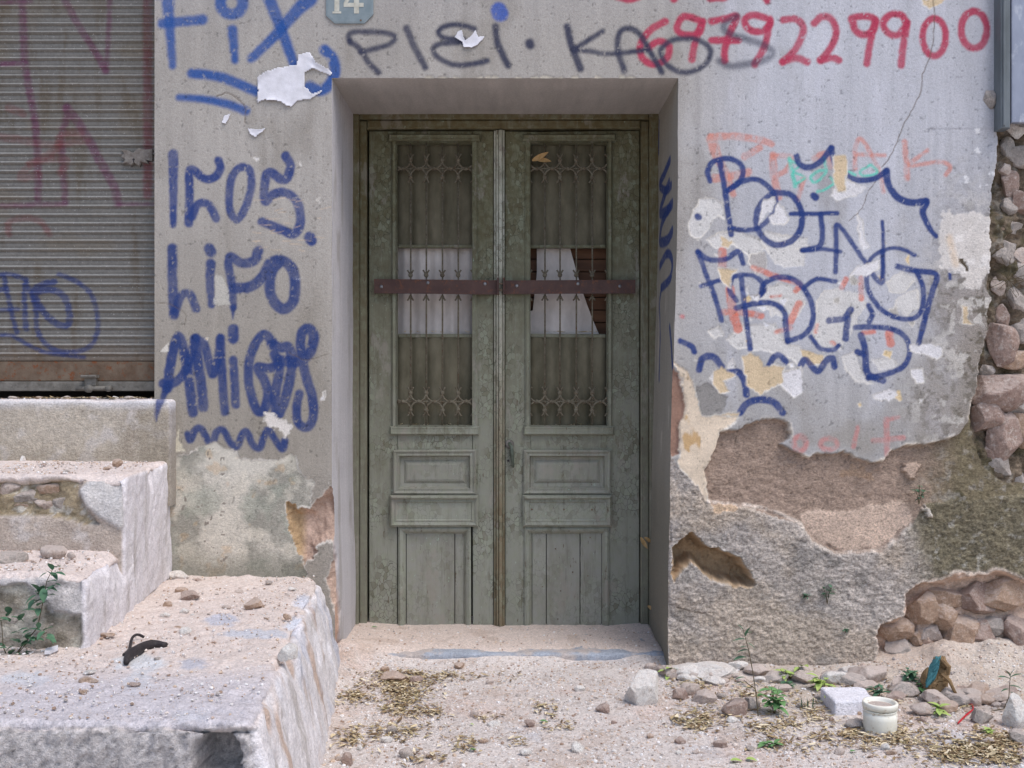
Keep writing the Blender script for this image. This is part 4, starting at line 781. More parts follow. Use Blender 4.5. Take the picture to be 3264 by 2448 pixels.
# foot batter of the landing's side is dust on the ground; doorstep stone
ds = empty('stone_doorstep', (0, .4, 0), 'blue-grey stone doorstep half buried in dust under the green door', 'doorstep')
def colds(pos, nr):
    c = lin((158, 164, 174))[None] * (1 + .25 * fb3(pos, .05, 5, 3))[:, None]; return c + (lin((190, 176, 166)) - c) * (sst(-.1, .3, fb3(pos, .06, 4, 8)) * .8)[:, None]
block('slab', [(-.76, .13), (.66, .13), (.66, .62), (-.76, .62)], -.1, .044, M['concrete'], ds, .01, .014, .002, .01, 23, colds)

# ------------------------------------------------------------------ roller shutter
sh = empty('roller_shutter', (-2.1, .1, 1.2), 'grey corrugated roller shutter sprayed with magenta and blue, rusty at the bottom', 'shutter')
YS = .10; ss = F / (DC + YS)
def shp(px, py): return ((px - 512) / ss, CZ - (py - 384) / ss)
per = 8.68
pyb = 361.0; cols = np.concatenate([np.linspace(-320, -4, 40)[:-1], np.arange(-4, 160, 1.1)]); rws = np.concatenate([np.arange(-700, -10, 2.2), np.arange(-10, pyb + .01, .62)])
SX, SY = np.meshgrid(cols, rws); sX, sY = SX.ravel(), SY.ravel(); t = ((pyb - sY) / per) % 1.0
td = 1 - t
prof = .0115 * np.sin(np.pi * np.clip(td / .36, 0, 1)) ** .75 + .0035 * np.sin(np.pi * np.clip((td - .30) / .70, 0, 1)) 
prof = prof + .0006 * fb(sX, sY, 60, 8, o=2, seed=121)
q = Paint(sX, sY, lin((116, 113, 108))); q.c *= (1 + .10 * fb(sX, sY, 60, 6, o=4, seed=122))[:, None]
q.c = lerpc(q.c, (96, 84, 66), sst(.40, .64, t) * sst(.66, .6, t) * .55); q.c = lerpc(q.c, (116, 104, 86), sst(-.1, .5, fb(sX, sY, 70, 40, o=4, seed=123)) * .45)  # band under each ridge: shade painted into the colour
q.c = lerpc(q.c, (92, 78, 58), sst(.1, .6, fb(sX, sY, 12, 60, o=5, seed=125)) * .5); q.c = lerpc(q.c, (112, 88, 64), sst(335, 361, sY + 8 * fb(sX, sY, 20, seed=124)) * .4); q.c = lerpc(q.c, (150, 152, 152), sst(.8, .9, t) * .4)  # last mix paints sky light on the ridge tops into the colour
MG = (100, 52, 80); RE = (114, 60, 60)
for pts, r, c_, a in [([(145, -40), (155, 200), (165, 420), (200, 620), (235, 850), (250, 1280)], 24, MG, .75), ([(420, 0), (480, 120), (560, 250), (640, 380), (680, 460)], 22, MG, .7), ([(705, -20), (700, 200), (685, 450)], 16, MG, .6), ([(-20, 412), (165, 405)], 18, MG, .85), ([(950, -20), (950, 500), (950, 1250)], 30, (110, 36, 56), .55),
                      ([(430, 690), (430, 760), (400, 900), (420, 1290)], 22, MG, .6), ([(430, 690), (540, 840), (640, 1030), (730, 1190), (760, 1310)], 28, MG, .65), ([(0, 1320), (420, 1310)], 18, MG, .6), ([(760, 1310), (980, 1310)], 14, MG, .6), ([(-20, 20), (200, 10)], 14, MG, .7),
                      ([(60, 690), (150, 730)], 26, RE, .45), ([(0, 880), (150, 900), (330, 930), (560, 900)], 26, RE, .4), ([(520, 850), (400, 870), (360, 960), (200, 1060), (140, 1140), (250, 1120)], 26, RE, .5), ([(190, 1050), (330, 1020), (430, 1030), (390, 1110)], 24, RE, .45), ([(60, 1500), (60, 1430), (150, 1400), (260, 1420), (320, 1500)], 20, RE, .55)]:
    q.stroke(1, pts, r, c_, a, 1.8, wear=.3)
for pts, r in [([(-30, 160), (60, 150), (170, 180)], 16), ([(380, 150), (480, 190), (580, 270), (620, 380), (630, 480), (600, 590), (520, 640), (400, 645), (300, 600), (240, 500), (230, 350), (170, 200)], 16), ([(350, 200), (280, 215), (220, 270), (290, 400), (380, 475), (440, 470), (445, 380), (410, 290), (330, 250), (230, 265)], 22), ([(170, 200), (160, 300), (170, 500)], 18), ([(30, 170), (80, 400), (110, 520)], 16), ([(-20, 380), (120, 375)], 14),
               ([(-20, 540), (80, 545), (180, 600), (300, 650), (540, 680)], 14), ([(-30, 260), (40, 240)], 16)]:
    q.stroke(4, pts, r, (44, 58, 108), .8, 1.3, wear=.25)
v = np.stack([(sX - 512) / ss, YS - prof, CZ - (sY - 384) / ss], 1)
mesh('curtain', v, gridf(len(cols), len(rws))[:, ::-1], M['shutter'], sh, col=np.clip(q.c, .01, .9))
mb = MB(); x1 = shp(154, 0)[0] + .02; mb.box(-3.5, x1, YS - .006, YS + .03, shp(0, 381)[1], shp(0, 361.5)[1], .002); rail = mb.build('bottom_rail', M['rust'], sh)
mb = MB(); mb.box(-3.5, x1, YS - .018, YS + .0, shp(0, 391)[1], shp(0, 381.5)[1], .003); ang = mb.build('angle_strip', M['steel'], sh)
for px in range(-20, 150, 14):
    mb = MB(); c = shp(px + 6, 386.5); mb.lathe((c[0], YS - .018, c[1]), [(.003, 0), (.003, .0015), (.0015, .0025)], 8, 'y'); mb.build('rivet', M['steel'], ang)
mb = MB(); c = shp(94, 382); mb.box(c[0] - .035, c[0] + .030, YS - .055, YS - .019, c[1] + .018, c[1] + .030, .004); mb.box(c[0] - .026, c[0] + .022, YS - .035, YS - .018, c[1] - .015, c[1] + .018)
mb.build('latch_housing', M['steel'], sh, wob=.003)
mb = MB(); c = shp(90, 388.5); z_ = c[1]; mb.tube([(c[0] - .045, YS - .032, z_), (c[0] + .0, YS - .032, z_ + .001), (c[0] + .10, YS - .03, z_ + .002)], .010, 8); mb.lathe((c[0] + .01, YS - .03, z_), [(.018, 0), (.018, .012)], 10, 'y'); mb.lathe((c[0] + .095, YS - .03, z_), [(.014, 0), (.014, .014)], 10, 'y')
mb.build('sliding_bolt', M['steel'], sh, smooth=True)
pl = vz(1, [(785, 965), (830, 970), (860, 985), (900, 955), (940, 965), (985, 960), (985, 1040), (950, 1030), (960, 1055), (915, 1045), (905, 1075), (870, 1050), (850, 1072), (820, 1050), (790, 1060), (810, 1030), (785, 1010), (800, 990)])
pw = [shp(*p) for p in pl]; n = len(pw); cc = np.mean(pw, 0)
v = [(a, YS - .017, b) for a, b in pw] + [(cc[0] + (a - cc[0]) * .85, YS - .023, cc[1] + (b - cc[1]) * .85) for a, b in pw] + [(a, YS - .005, b) for a, b in pw]
f = [tuple(range(n, 2 * n))[::-1]] + [(i, (i + 1) % n, n + (i + 1) % n, n + i) for i in range(n)] + [(2 * n + i, 2 * n + (i + 1) % n, (i + 1) % n, i) for i in range(n)]
lp = mesh('lock_plate', v, f, m_var('lock_plate', (128, 122, 116), (100, 92, 86), 60, .001, 200, .6), sh, smooth=False)
mb = MB(); c = shp(*vz(1, [(870, 1030)])[0]); mb.lathe((c[0], YS - .0235, c[1]), [(.005, 0), (.005, .001)], 10, 'y'); mb.box(c[0] - .002, c[0] + .002, YS - .0246, YS - .0236, c[1] - .013, c[1]); mb.build('keyhole', M['black'], lp)

# ------------------------------------------------------------------ the double door
YD = .60
def dX(x): return W(x * .46293, 0, YD)[0]
def dZ(y): return W(0, y * .46293, YD)[2]
door = empty('double_door', (0, YD, .05), 'weathered olive green double door with iron grilles, barred shut by a brown metal strap', 'door')
mb = MB()
yf = YD - .035
mb.box(dX(762), dX(778), yf - .012, YD + .06, -.05, dZ(249), .004); mb.box(dX(778.2), dX(793), yf + .012, YD + .06, -.05, dZ(264), .004)
mb.box(dX(1400.5), dX(1420), yf - .012, YD + .06, -.05, dZ(249), .004); mb.box(dX(1383), dX(1400), yf + .012, YD + .06, -.05, dZ(264), .004)
mb.box(dX(778.5), dX(1400), yf - .008, YD + .06, dZ(262), dZ(249.5), .005); mb.box(dX(793.5), dX(1382.5), yf + .006, YD + .06, dZ(281), dZ(262.5), .006)
fr = mb.build('door_frame', M['frame'], door, wob=.004)
def leaf(x0, x1, o0, o1, p0, p1, b0, b1, l0, l1, bars, splits, kind):
    X0, X1, O0, O1 = dX(x0), dX(x1), dX(o0), dX(o1); T_ = .045; zt, zb = dZ(283), -.03
    zo1, zo0 = dZ(310), dZ(919); zp1, zp0 = dZ(973), dZ(1066); zl1 = dZ(1131)
    mb = MB()
    mb.box(X0, O0, YD, YD + T_, zb, zt, .003); mb.box(O1, X1, YD, YD + T_, zb, zt, .003)
    mb.box(O0 + .0005, O1 - .0005, YD + .001, YD + T_, zo1, zt - .001, .002); mb.box(O0 + .0005, O1 - .0005, YD + .001, YD + T_, zp1, zo0, .002)
    mb.box(O0 + .0005, O1 - .0005, YD + .001, YD + T_, zl1, zp0, .002)
    lf = mb.build('door_leaf', M['door'], door, wob=.004)
    # window moulding
    mb = MB(); d = dX(12) - dX(0)
    mb.prof(O0 - d, O1 + d, zo0 - d, zo1 + d, [(0, YD + .001), (.0, YD - .006), (.008, YD - .014), (.02, YD - .010), (.026, YD - .016), (d, YD - .004), (d, YD + .035)], False)
    mb.prof(O0 - d * 1.5, O1 + d * 1.5, zo1 + .008, zo1 + d * 1.5, [(0, YD + .001), (0, YD - .018), (.006, YD - .028), (.014, YD - .026)], True)
    mb.prof(O0 - d * 1.25, O1 + d * 1.25, zo0 - d * 1.7, zo0 - .004, [(0, YD + .001), (0, YD - .012), (.006, YD - .020), (.014, YD - .018)], True)
    mb.build('window_moulding', M['mould'], lf, wob=.0012)
    # small upper panel
    P0, P1 = dX(p0), dX(p1); mb = MB()
    mb.prof(P0, P1, zp0 - .004, zp1 + .004, [(0, YD + .001), (0, YD - .014), (.008, YD - .020), (.018, YD - .014), (.028, YD - .016), (.036, YD + .006), (.052, YD + .010), (.064, YD + .002), (.072, YD + .0)], True)
    mb.build('raised_panel', M['panel'], lf, wob=.003)
    # cross block
    B0, B1 = dX(b0), dX(b1); mb = MB()
    mb.prof(B0, B1, zl1 - .012, zp0 - .006, [(0, YD + .001), (0, YD - .020), (.010, YD - .030), (.022, YD - .024), (.030, YD - .026), (.036, YD - .020)], True)
    mb.prof(B0 + .006, B1 - .006, zp0 - .022, zp0 - .008, [(0, YD - .02), (0, YD - .034), (.004, YD - .040)], True)
    mb.build('cross_rail', M['mould'], lf, wob=.003)
    # lower boards
    L0, L1 = dX(l0), dX(l1); mb = MB(); d2 = .035
    mb.prof(L0, L1, zb - .1, zl1 - .014, [(0, YD + .001), (0, YD - .008), (.010, YD - .014), (.022, YD - .008), (d2, YD + .010)], False)
    mb.build('lower_moulding', M['mould'], lf, wob=.003)
    es = [L0 + d2] + [dX(s) for s in splits] + [L1 - d2]
    for i in range(len(es) - 1):
        g = .0016; mb = MB(); yy = YD + .008 + .003 * (i % 2)
        nseg = 24; za = np.linspace(zb - .05, zl1 - .014 - d2 + .002, nseg); jag = rng.uniform(-.0018, .0018, nseg) if kind == 'r' and i == 2 else np.zeros(nseg)
        v = []; f = []
        for z_, j in zip(za, jag): v += [(es[i] + g + j, yy + .02, z_), (es[i] + g + .001 + j, yy, z_), (es[i + 1] - g, yy, z_), (es[i + 1] - g, yy + .02, z_)]
        for k in range(nseg - 1):
            for m_ in range(3): a = 4 * k + m_; f.append((a, a + 1, a + 5, a + 4))
        mb.add(v, f); mb.build('panel_board', M['panel'], lf)
    if kind == 'r':
        for nx_, ny2 in [(1465, 145), (1550, 255), (1395, 365), (1465, 498), (1583, 525), (1665, 152), (1772, 183), (1660, 405), (1757, 428), (1565, 705)]:
            q0 = V(8, nx_, ny2, YD + .006); m9 = MB(); m9.lathe((q0[0], YD + .011, q0[2]), [(.0035, 0), (.003, .004)], 8, 'y'); m9.build('nail', M['rust'], lf)
        for nx_, ny2 in [(1282, 1518), (1470, 1518), (1635, 1520)]:
            q0 = V(5, nx_, ny2, YD - .02); m9 = MB(); m9.lathe((q0[0], YD - .018, q0[2]), [(.0045, 0), (.004, .005)], 8, 'y'); m9.build('nail', M['rust'], lf)
    mb = MB(); mb.box(L0 + .02, L1 - .02, YD + .032, YD + .04, zb, zl1); mb.build('backing', M['black'], lf)
    # fluted panes behind the grille
    bx = [V(5, b, 0, YD - .008)[0] for b in bars]; sp = (bx[-1] - bx[0]) / 3
    def pane(z0, z1, yb):
        xs = np.linspace(O0 - .004, O1 + .004, 90); ph = ((xs - bx[0]) / sp) % 1; yv = yb - .020 * np.abs(np.sin(np.pi * ph)) ** .7
        zs = np.linspace(z0, z1, 20); A, B = np.meshgrid(xs, zs); Yv = np.repeat(yv[None], 20, 0) + .0015 * fb(A, B, .08, .3, seed=4)
        mesh('fluted_board', np.stack([A, Yv, B], -1).reshape(-1, 3), gridf(90, 20)[:, ::-1][:, ::-1], M['board'], lf)
        m = MB(); m.box(O0 + .001, O1 - .001, yb - .022, yb + .004, z1 - .010, z1 + .008, .003); return m
    zc1, zc0 = dZ(531), dZ(722)
    m = pane(zo0 - .01, zc0 - .004, YD + .062); m.build('glazing_bar', M['mould'], lf, wob=.002)
    m = pane(zc1 + .006, zo1 + .01, YD + .062); m = MB(); m.box(O0 + .001, O1 - .001, YD + .040, YD + .066, zc1 - .004, zc1 + .012, .003); m.build('glazing_bar', M['mould'], lf, wob=.002)
    # cloth and planks
    if kind == 'l':
        A, B = np.meshgrid(np.linspace(O0 - .02, O1 + .02, 60), np.linspace(zc0 - .03, zc1 + .03, 40)); y_ = YD + .085 + .008 * np.sin((A - bx[0]) / sp * 2 * np.pi + 1.2) + .004 * fb(A, B, .1, .4, seed=8)
        mesh('curtain_cloth', np.stack([A, y_, B], -1).reshape(-1, 3), gridf(60, 40), M['cloth'], lf)
    else:
        A, B = np.meshgrid(np.linspace(0, 1, 50), np.linspace(0, 1, 50)); zb_ = zc0 - .03 + (zc1 + .04 - zc0 + .03) * B
        xl_ = dX(1163) + (dX(1146) - dX(1163)) * np.clip(1 - B * 1.5, 0, 1) - .005 - .03 * (B < .3); xr_ = dX(1306) + (dX(1229) - dX(1306)) * B ** .85 + .0
        xr_ = xr_ + .02 * np.sin(B * 3.1) * -1 * .3
        xx = xl_ + (xr_ - xl_) * A; y_ = YD + .085 + .006 * np.sin(A * 9 + B * 2)
        mesh('curtain_cloth', np.stack([xx, y_, zb_], -1).reshape(-1, 3), gridf(50, 50), M['cloth'], lf)
        for i in range(9):
            z0_ = zc0 - .06 + i * .062; mb = MB(); mb.box(O0 - .03, O1 + .03, YD + .11, YD + .13, z0_, z0_ + .058, .003); mb.build('inner_plank', M['plank'], lf, wob=.001)
    # iron grille
    yg = YD - .0; mb = MB(); r = .0032
    for b in bx: mb.tube([(b, yg, zo0 - .004), (b + .001, yg + .001, (zo0 + zo1) / 2), (b, yg, zo1 + .004)], .0038, 6)
    def orn(zc, full=True, hu=.026):
        mb.tube([(O0 - .004, yg, zc), (O1 + .004, yg, zc)], .0045, 6)
        kz = .041
        nodes = [bx[0] - sp * .5 + sp * i for i in range(5)]
        for nx in nodes:
            if nx < O0 - .01 or nx > O1 + .01: continue
            mb.lathe((nx, yg + .006, zc), [(.009, 0), (.0115, .004), (.009, .012), (.002, .016)], 8, 'y')
        for b in bx + [bx[0] - sp, bx[-1] + sp]:
            for sx_ in (-1, 1):
                for sz in (-1, 1):
                    pts = []
                    for t_ in np.linspace(0, 1, 8):
                        a = t_ * math.pi / 2; x_ = b + sx_ * (sp * .5) * (1 - math.sin(a)) ; z_ = zc + sz * kz * (1 - math.cos(a)) ; pts.append((x_, yg - .002, z_))
                    # keep inside the opening
                    pts = [p for p in pts if O0 - .002 < p[0] < O1 + .002]
                    if len(pts) > 1: mb.tube(pts, .0052, 6)
            if O0 < b < O1:
                for sz in (-1, 1): mb.lathe((b, yg + .007, zc + sz * kz), [(.009, 0), (.0115, .004), (.0115, .012), (.004, .016)], 8, 'y')
            for sz in (-1, 1): horns(b, zc + sz * (kz + .004), sz)
    def horns(b, z, sz, n_=2):
        for sx_ in (-1, 1):
            pts = [(b, yg - .003, z)] + [(b + sx_ * (.003 + .012 * t_ ** 1.7), yg - .003, z + sz * .024 * t_) for t_ in (.2, .5, .8, 1.)]
            pts = [p for p in pts if O0 - .002 < p[0] < O1 + .002]
            if len(pts) > 1: mb.tube(pts, .0042, 5)
    orn(V(2, 0, 1080, YD)[2]); orn(V(5, 0, 885, YD)[2])
    for b in bx + [bx[0] - sp, bx[-1] + sp]:
        za, zb2 = V(5, 0, 142, YD)[2], V(5, 0, 262, YD)[2]; horns(b, za, 1); horns(b, zb2, -1)
        if O0 < b < O1: mb.lathe((b, yg + .007, za), [(.009, 0), (.0115, .004), (.0115, .012), (.004, .016)], 8, 'y')
    mb.build('iron_grille', M['bar_iron'], lf, smooth=True)
    return lf
leaf(797, 1066, 858, 1020, 849, 1029, 843, 1034, 861, 1018, (568, 660, 755, 848), (982,), 'l')
lr = leaf(1091, 1381, 1146, 1311, 1131, 1319, 1129, 1321, 1133, 1316, (1358, 1447, 1543, 1637), (1180, 1253), 'r')
mb = MB(); a0, a1 = dX(1067), dX(1090)
for (u0, u1, yy) in [(0, .22, .010), (.23, .45, .022), (.46, .80, .030), (.81, 1., .018)]: mb.box(a0 + (a1 - a0) * u0, a0 + (a1 - a0) * u1, YD - yy, YD + .04, -.03, dZ(283), .003)
mb.build('astragal', M['astragal'], door, wob=.002)
mb = MB(); mb.box(dX(775), dX(1402), YD + .046, YD + .05, -.05, dZ(919)); 
# iron strap in two halves
YT = YD - .034
def s5(x, y, yy=YT): return V(5, x, y, yy)
for (xa, ya, xb, yb, h, bolts) in [(355, 206, 1088, 214, 84, [(397, 210), (671, 187), (1007, 193)]), (1112, 213, 1890, 209, 80, [(1193, 205), (1553, 193), (1798, 207)])]:
    v = []
    for yy in (YT, YT + .006):
        for (x_, y_) in ((xa, ya + h / 2), (xb, yb + h / 2), (xb, yb - h / 2), (xa, ya - h / 2)): p = s5(x_, y_); v.append((p[0], yy, p[2]))
    st_ = mesh('lock_strap', v, [(0, 1, 2, 3), (7, 6, 5, 4), (0, 4, 5, 1), (1, 5, 6, 2), (2, 6, 7, 3), (3, 7, 4, 0)], M['strap'], door, smooth=False)
    for b in bolts:
        p = s5(*b); mb = MB(); mb.lathe((p[0], YT + .0005, p[2]), [(.0085, 0), (.0085, .002), (.0065, .005), (.003, .0065)], 14, 'y'); mb.build('bolt', M['bolt'], st_, smooth=True)
    ex = xb if xa < 600 else xa; p = s5(ex, 210)
    mb = MB(); e = -1 if xa < 600 else 1; mb.box(min(p[0], p[0] + e * .008), max(p[0], p[0] + e * .008), YT - .034, YT - .0005, p[2] - .038, p[2] + .040, .001); mb.build('folded_end', M['strap'], st_)
p = s5(1100, 210); mb = MB(); mb.tube([(p[0] - .014, YT - .024, p[2] + .012), (p[0] + .014, YT - .024, p[2] + .012)], .004, 8); mb.tube([(p[0] - .014, YT - .02, p[2] - .016), (p[0] + .014, YT - .02, p[2] - .016)], .004, 8); mb.build('fastening_bolt', M['rust'], door)
# handle
c = V(5, 1150, 1135, YD - .004); mb = MB(); mb.lathe((c[0], YD, c[2]), [(.022, 0), (.022, .003), (.017, .006), (.010, .008)], 20, 'y'); hd = mb.build('handle_rose', M['steel'], door, smooth=True)
mb = MB(); pts = [V(5, *q_, YD - .02) for q_ in [(1148, 1130), (1162, 1150), (1166, 1200), (1172, 1272)]]; pts[0][1] = YD - .004; mb.tube(pts, [.008, .009, .009, .006], 8)
mb.build('lever', m_var('lever', (96, 104, 92), (74, 80, 70), 60, .0006, 300, .5), hd, smooth=True)
mb = MB(); p = V(5, 1143, 1232, YD); mb.lathe((p[0], YD - .0005, p[2]), [(.006, 0), (.006, .0012)], 10, 'y'); mb.build('keyhole', M['black'], door)

# ------------------------------------------------------------------ plate, papers, metal sheet
sgo = V(2, 230, 60, -.008); sg = empty('house_number_plate', (sgo[0], -.004, sgo[2]), 'small blue octagonal house number plate reading 14 above the door', 'sign')
pp = [V(2, x, y, -.008) for x, y in [(78, 100), (135, 150), (325, 150), (382, 92), (382, -150), (325, -205), (135, -205), (78, -150)]]; n = len(pp); cc = np.mean(pp, 0)
v = [(a[0], -.002, a[2]) for a in pp] + [(a[0], -.008, a[2]) for a in pp] + [(cc[0] + (a[0] - cc[0]) * .93, -.0095, cc[2] + (a[2] - cc[2]) * .93) for a in pp]
f = [(i, (i + 1) % n, n + (i + 1) % n, n + i) for i in range(n)] + [(n + i, n + (i + 1) % n, 2 * n + (i + 1) % n, 2 * n + i) for i in range(n)] + [tuple(range(2 * n, 3 * n))]
mesh('plate', v, f, M['sign'], sg, smooth=False)
def dig(polys, nm):
    m = MB()
    for po in polys:
        a = [V(2, x, y, -.0105) for x, y in po]; k = len(a); v = [(q_[0], -.0094, q_[2]) for q_ in a] + [(q_[0], -.0108, q_[2]) for q_ in a]
        m.add(v, [tuple(range(k, 2 * k))] + [(i, (i + 1) % k, k + (i + 1) % k, k + i) for i in range(k)])
    m.build(nm, M['white'], sg)
dig([[(132, 72), (164, 72), (164, -100), (140, -100), (118, -78), (118, -66), (134, -74)], [(120, 86), (176, 86), (176, 73), (120, 73)]], 'numeral')
dig([[(258, 86), (290, 86), (290, -100), (262, -100), (192, 18), (192, 44), (257, 44), (257, 18), (218, 18), (257.5, -52)], [(291, 18), (320, 18), (320, 44), (291, 44)]], 'numeral')
mb = MB(); p = V(2, 302, 130, -.01); mb.lathe((p[0], -.009, p[2]), [(.004, 0), (.004, .002)], 8, 'y'); mb.build('nail', M['rust'], sg)
def paper(name, k, pts, label, curl=.01, mat='paper', group=None):
    p = vz(k, pts); lo = p.min(0); hi = p.max(0); st_ = max(.5, (hi - lo).max() / 70)
    xs = np.arange(lo[0] - 1, hi[0] + 1, st_); ys_ = np.arange(lo[1] - 1, hi[1] + 1, st_); A, B = np.meshgrid(xs, ys_); a, b = A.ravel(), B.ravel()
    sd = psd(p, a + 1.2 * fb(a, b, 6, o=3, seed=3), b + 1.2 * fb(a, b, 6, o=3, seed=5)); f = gridf(len(xs), len(ys_)); f = f[(sd[f] > 0).all(1)][:, ::-1]
    if not len(f): return
    y_ = -.0035 - curl * np.exp(-np.clip(sd, 0, 99) / 2.5) * np.clip(.3 + fb(a, b, 14, o=2, seed=9), 0, 1) - .0015 * np.abs(fb(a, b, 12, o=3, seed=4))
    v = np.stack([(a - 512) / s_, y_, CZ - (b - 384) / s_], 1); u = np.unique(f); rm = -np.ones(len(a), int); rm[u] = np.arange(len(u))
    o = mesh(name, v[u], rm[f], M[mat]); md = o.modifiers.new('thickness', 'SOLIDIFY'); md.thickness = .0006; tag(o, label, 'paper', group); return o
paper('torn_paper', 1, [(1650, 500), (1700, 460), (1780, 430), (1900, 420), (1910, 350), (1990, 330), (2030, 400), (2110, 440), (2135, 470), (2120, 490), (2000, 440), (1960, 470), (1955, 550), (2000, 600), (2080, 570), (2060, 600), (1990, 640), (1900, 650), (1870, 695), (1800, 660), (1700, 645), (1645, 670)], 'large torn white paper scrap left of the door lintel, under the blue X', .012)
paper('torn_paper', 2, [(900, 240), (930, 200), (950, 195), (975, 260), (1015, 230), (1040, 190), (1060, 235), (1095, 240), (1050, 290), (1010, 310), (960, 305), (955, 270)], 'small white paper scrap stuck over the black letter E above the door', .008)
paper('torn_paper', 1, [(1590, 825), (1710, 828), (1640, 882), (1600, 860)], 'tiny triangular white paper scrap below the blue underlines', .006)
paper('torn_paper', 1, [(1425, 790), (1440, 740), (1480, 730), (1465, 770), (1450, 795)], 'tiny white flake of paper just below the lower blue underline', .004)
ms_ = empty('metal_sheet', (V(3, 2170, 700, -.03)[0], -.03, V(3, 0, 770)[2]), 'blue-grey metal sheet with a dark edge channel at the top right corner', 'metal sheet')
mb = MB(); a, b = V(3, 2122, 750, -.03), V(3, 2600, 750, -.03); mb.box(a[0], b[0], -.05, -.03, a[2], 3.6, .003)
for i in range(0): x_ = a[0] + .03 + i * .07; mb.box(x_, x_ + .012, -.056, -.0505, a[2], 3.6, .002)
mb.build('panel', M['metal'], ms_)
mb = MB(); a, b = V(3, 2058, 785, -.04), V(3, 2120, 785, -.04); mb.box(a[0], b[0] - .004, -.062, -.0, a[2], 3.6, .004); mb.box(a[0] + .006, a[0] + .016, -.068, -.0625, a[2] + .01, 3.6, .002); mb.build('edge_channel', M['metaldk'], ms_)
c = V(3, 2015, 605, -.004); v, f = rock_vf((c[0], .004, c[2]), (.042, .03, .048), 77, 3, 40, .04); o = mesh('plaster_lump', v, f, M['rock_gray'], wall)

# ------------------------------------------------------------------ gravel, leaf litter (stuff)
def grains(name, pts, size, cols, label, mat=M['ground']):
    n = len(pts); bv, bf = ICO[0]; r = size[:, None, None]; sc = rng.uniform(.6, 1.3, (n, 1, 3)); v = bv[None] * sc * r * rng.uniform(.8, 1.2, (n, len(bv), 1))
    a = rng.uniform(0, 6.28, n); ca, sa = np.cos(a), np.sin(a); x = v[:, :, 0] * ca[:, None] - v[:, :, 1] * sa[:, None]; y = v[:, :, 0] * sa[:, None] + v[:, :, 1] * ca[:, None]
    v = np.stack([x, y, v[:, :, 2] * .8], -1) + pts[:, None, :]; f = (bf[None] + (np.arange(n) * len(bv))[:, None, None]).reshape(-1, 3)
    c = np.repeat(cols[:, None], len(bv), 1).reshape(-1, 3)
    return mesh(name, v.reshape(-1, 3), f, mat, None, col=c, smooth=False, org=(0, 0, 0))
pal = np.array([lin(c) for c in [(226, 212, 202), (232, 226, 222), (208, 186, 172), (172, 146, 128), (242, 238, 236), (184, 174, 168), (214, 190, 168)]])
def szs(n, lo=.0012, hi=.0062, p=4.0): return lo + (hi - lo) * rng.rand(n) ** p
N = 42000; gxr = rng.uniform(-.74, 2.2, N); gyr = rng.uniform(-1.25, .12, N); keep = ~((gyr > 0) & ((gxr < -.74) | (gxr > .66))); gxr, gyr = gxr[keep], gyr[keep]
den = fb(gxr, gyr, .25, o=3, seed=131); keep = rng.rand(len(gxr)) < .35 + .8 * np.clip(den + .3, 0, 1); gxr, gyr = gxr[keep], gyr[keep]
N2 = 900; ax = rng.uniform(-.72, .64, N2); ay = rng.uniform(.1, .56, N2); gxr = np.append(gxr, ax); gyr = np.append(gyr, ay)
sz = szs(len(gxr)); bigm = rng.rand(len(gxr)) < .018; sz[bigm & (gyr < .05)] *= 3.2; sz = np.minimum(sz, .009); pts = np.stack([gxr, gyr, zg(gxr, gyr) + sz * .2], 1)
tag(grains('gravel', pts, sz, pal[rng.randint(0, 7, len(pts))], ''), 'fine pale gravel strewn over the dusty ground before the door', 'gravel', kind='stuff')
L = []
for (x0, x1, y0, y1, zt, n, fx) in [(-2.6, -.62, -1.78, .0, .399, 15000, lx), (-2.6, -1.3, -1.1, -.70, .625, 3500, sx), (-2.6, -1.35, -.66, -.07, .885, 3500, sx), (-2.6, -1.42, -.03, .085, 1.138, 260, lambda y: -1.45 + 0 * y)]:
    x = rng.uniform(x0, x1, n); y = rng.uniform(y0, y1, n); k = (x < fx(y) - .03) & (rng.rand(n) < .35 + .8 * np.clip(fb(x, y, .2, o=3, seed=133) + .3, 0, 1)); s = szs(k.sum(), .0012, .0055)
    if zt < .41: k2 = (x < sx(y)) & (y > -1.12); 
    L.append(np.column_stack([x[k], y[k], zt + s * .2, s]))
L = np.vstack(L); tag(grains('gravel', L[:, :3], L[:, 3], pal[rng.randint(0, 7, len(L))], ''), 'crumbled pinkish grit lying on the steps and landing', 'gravel', kind='stuff')
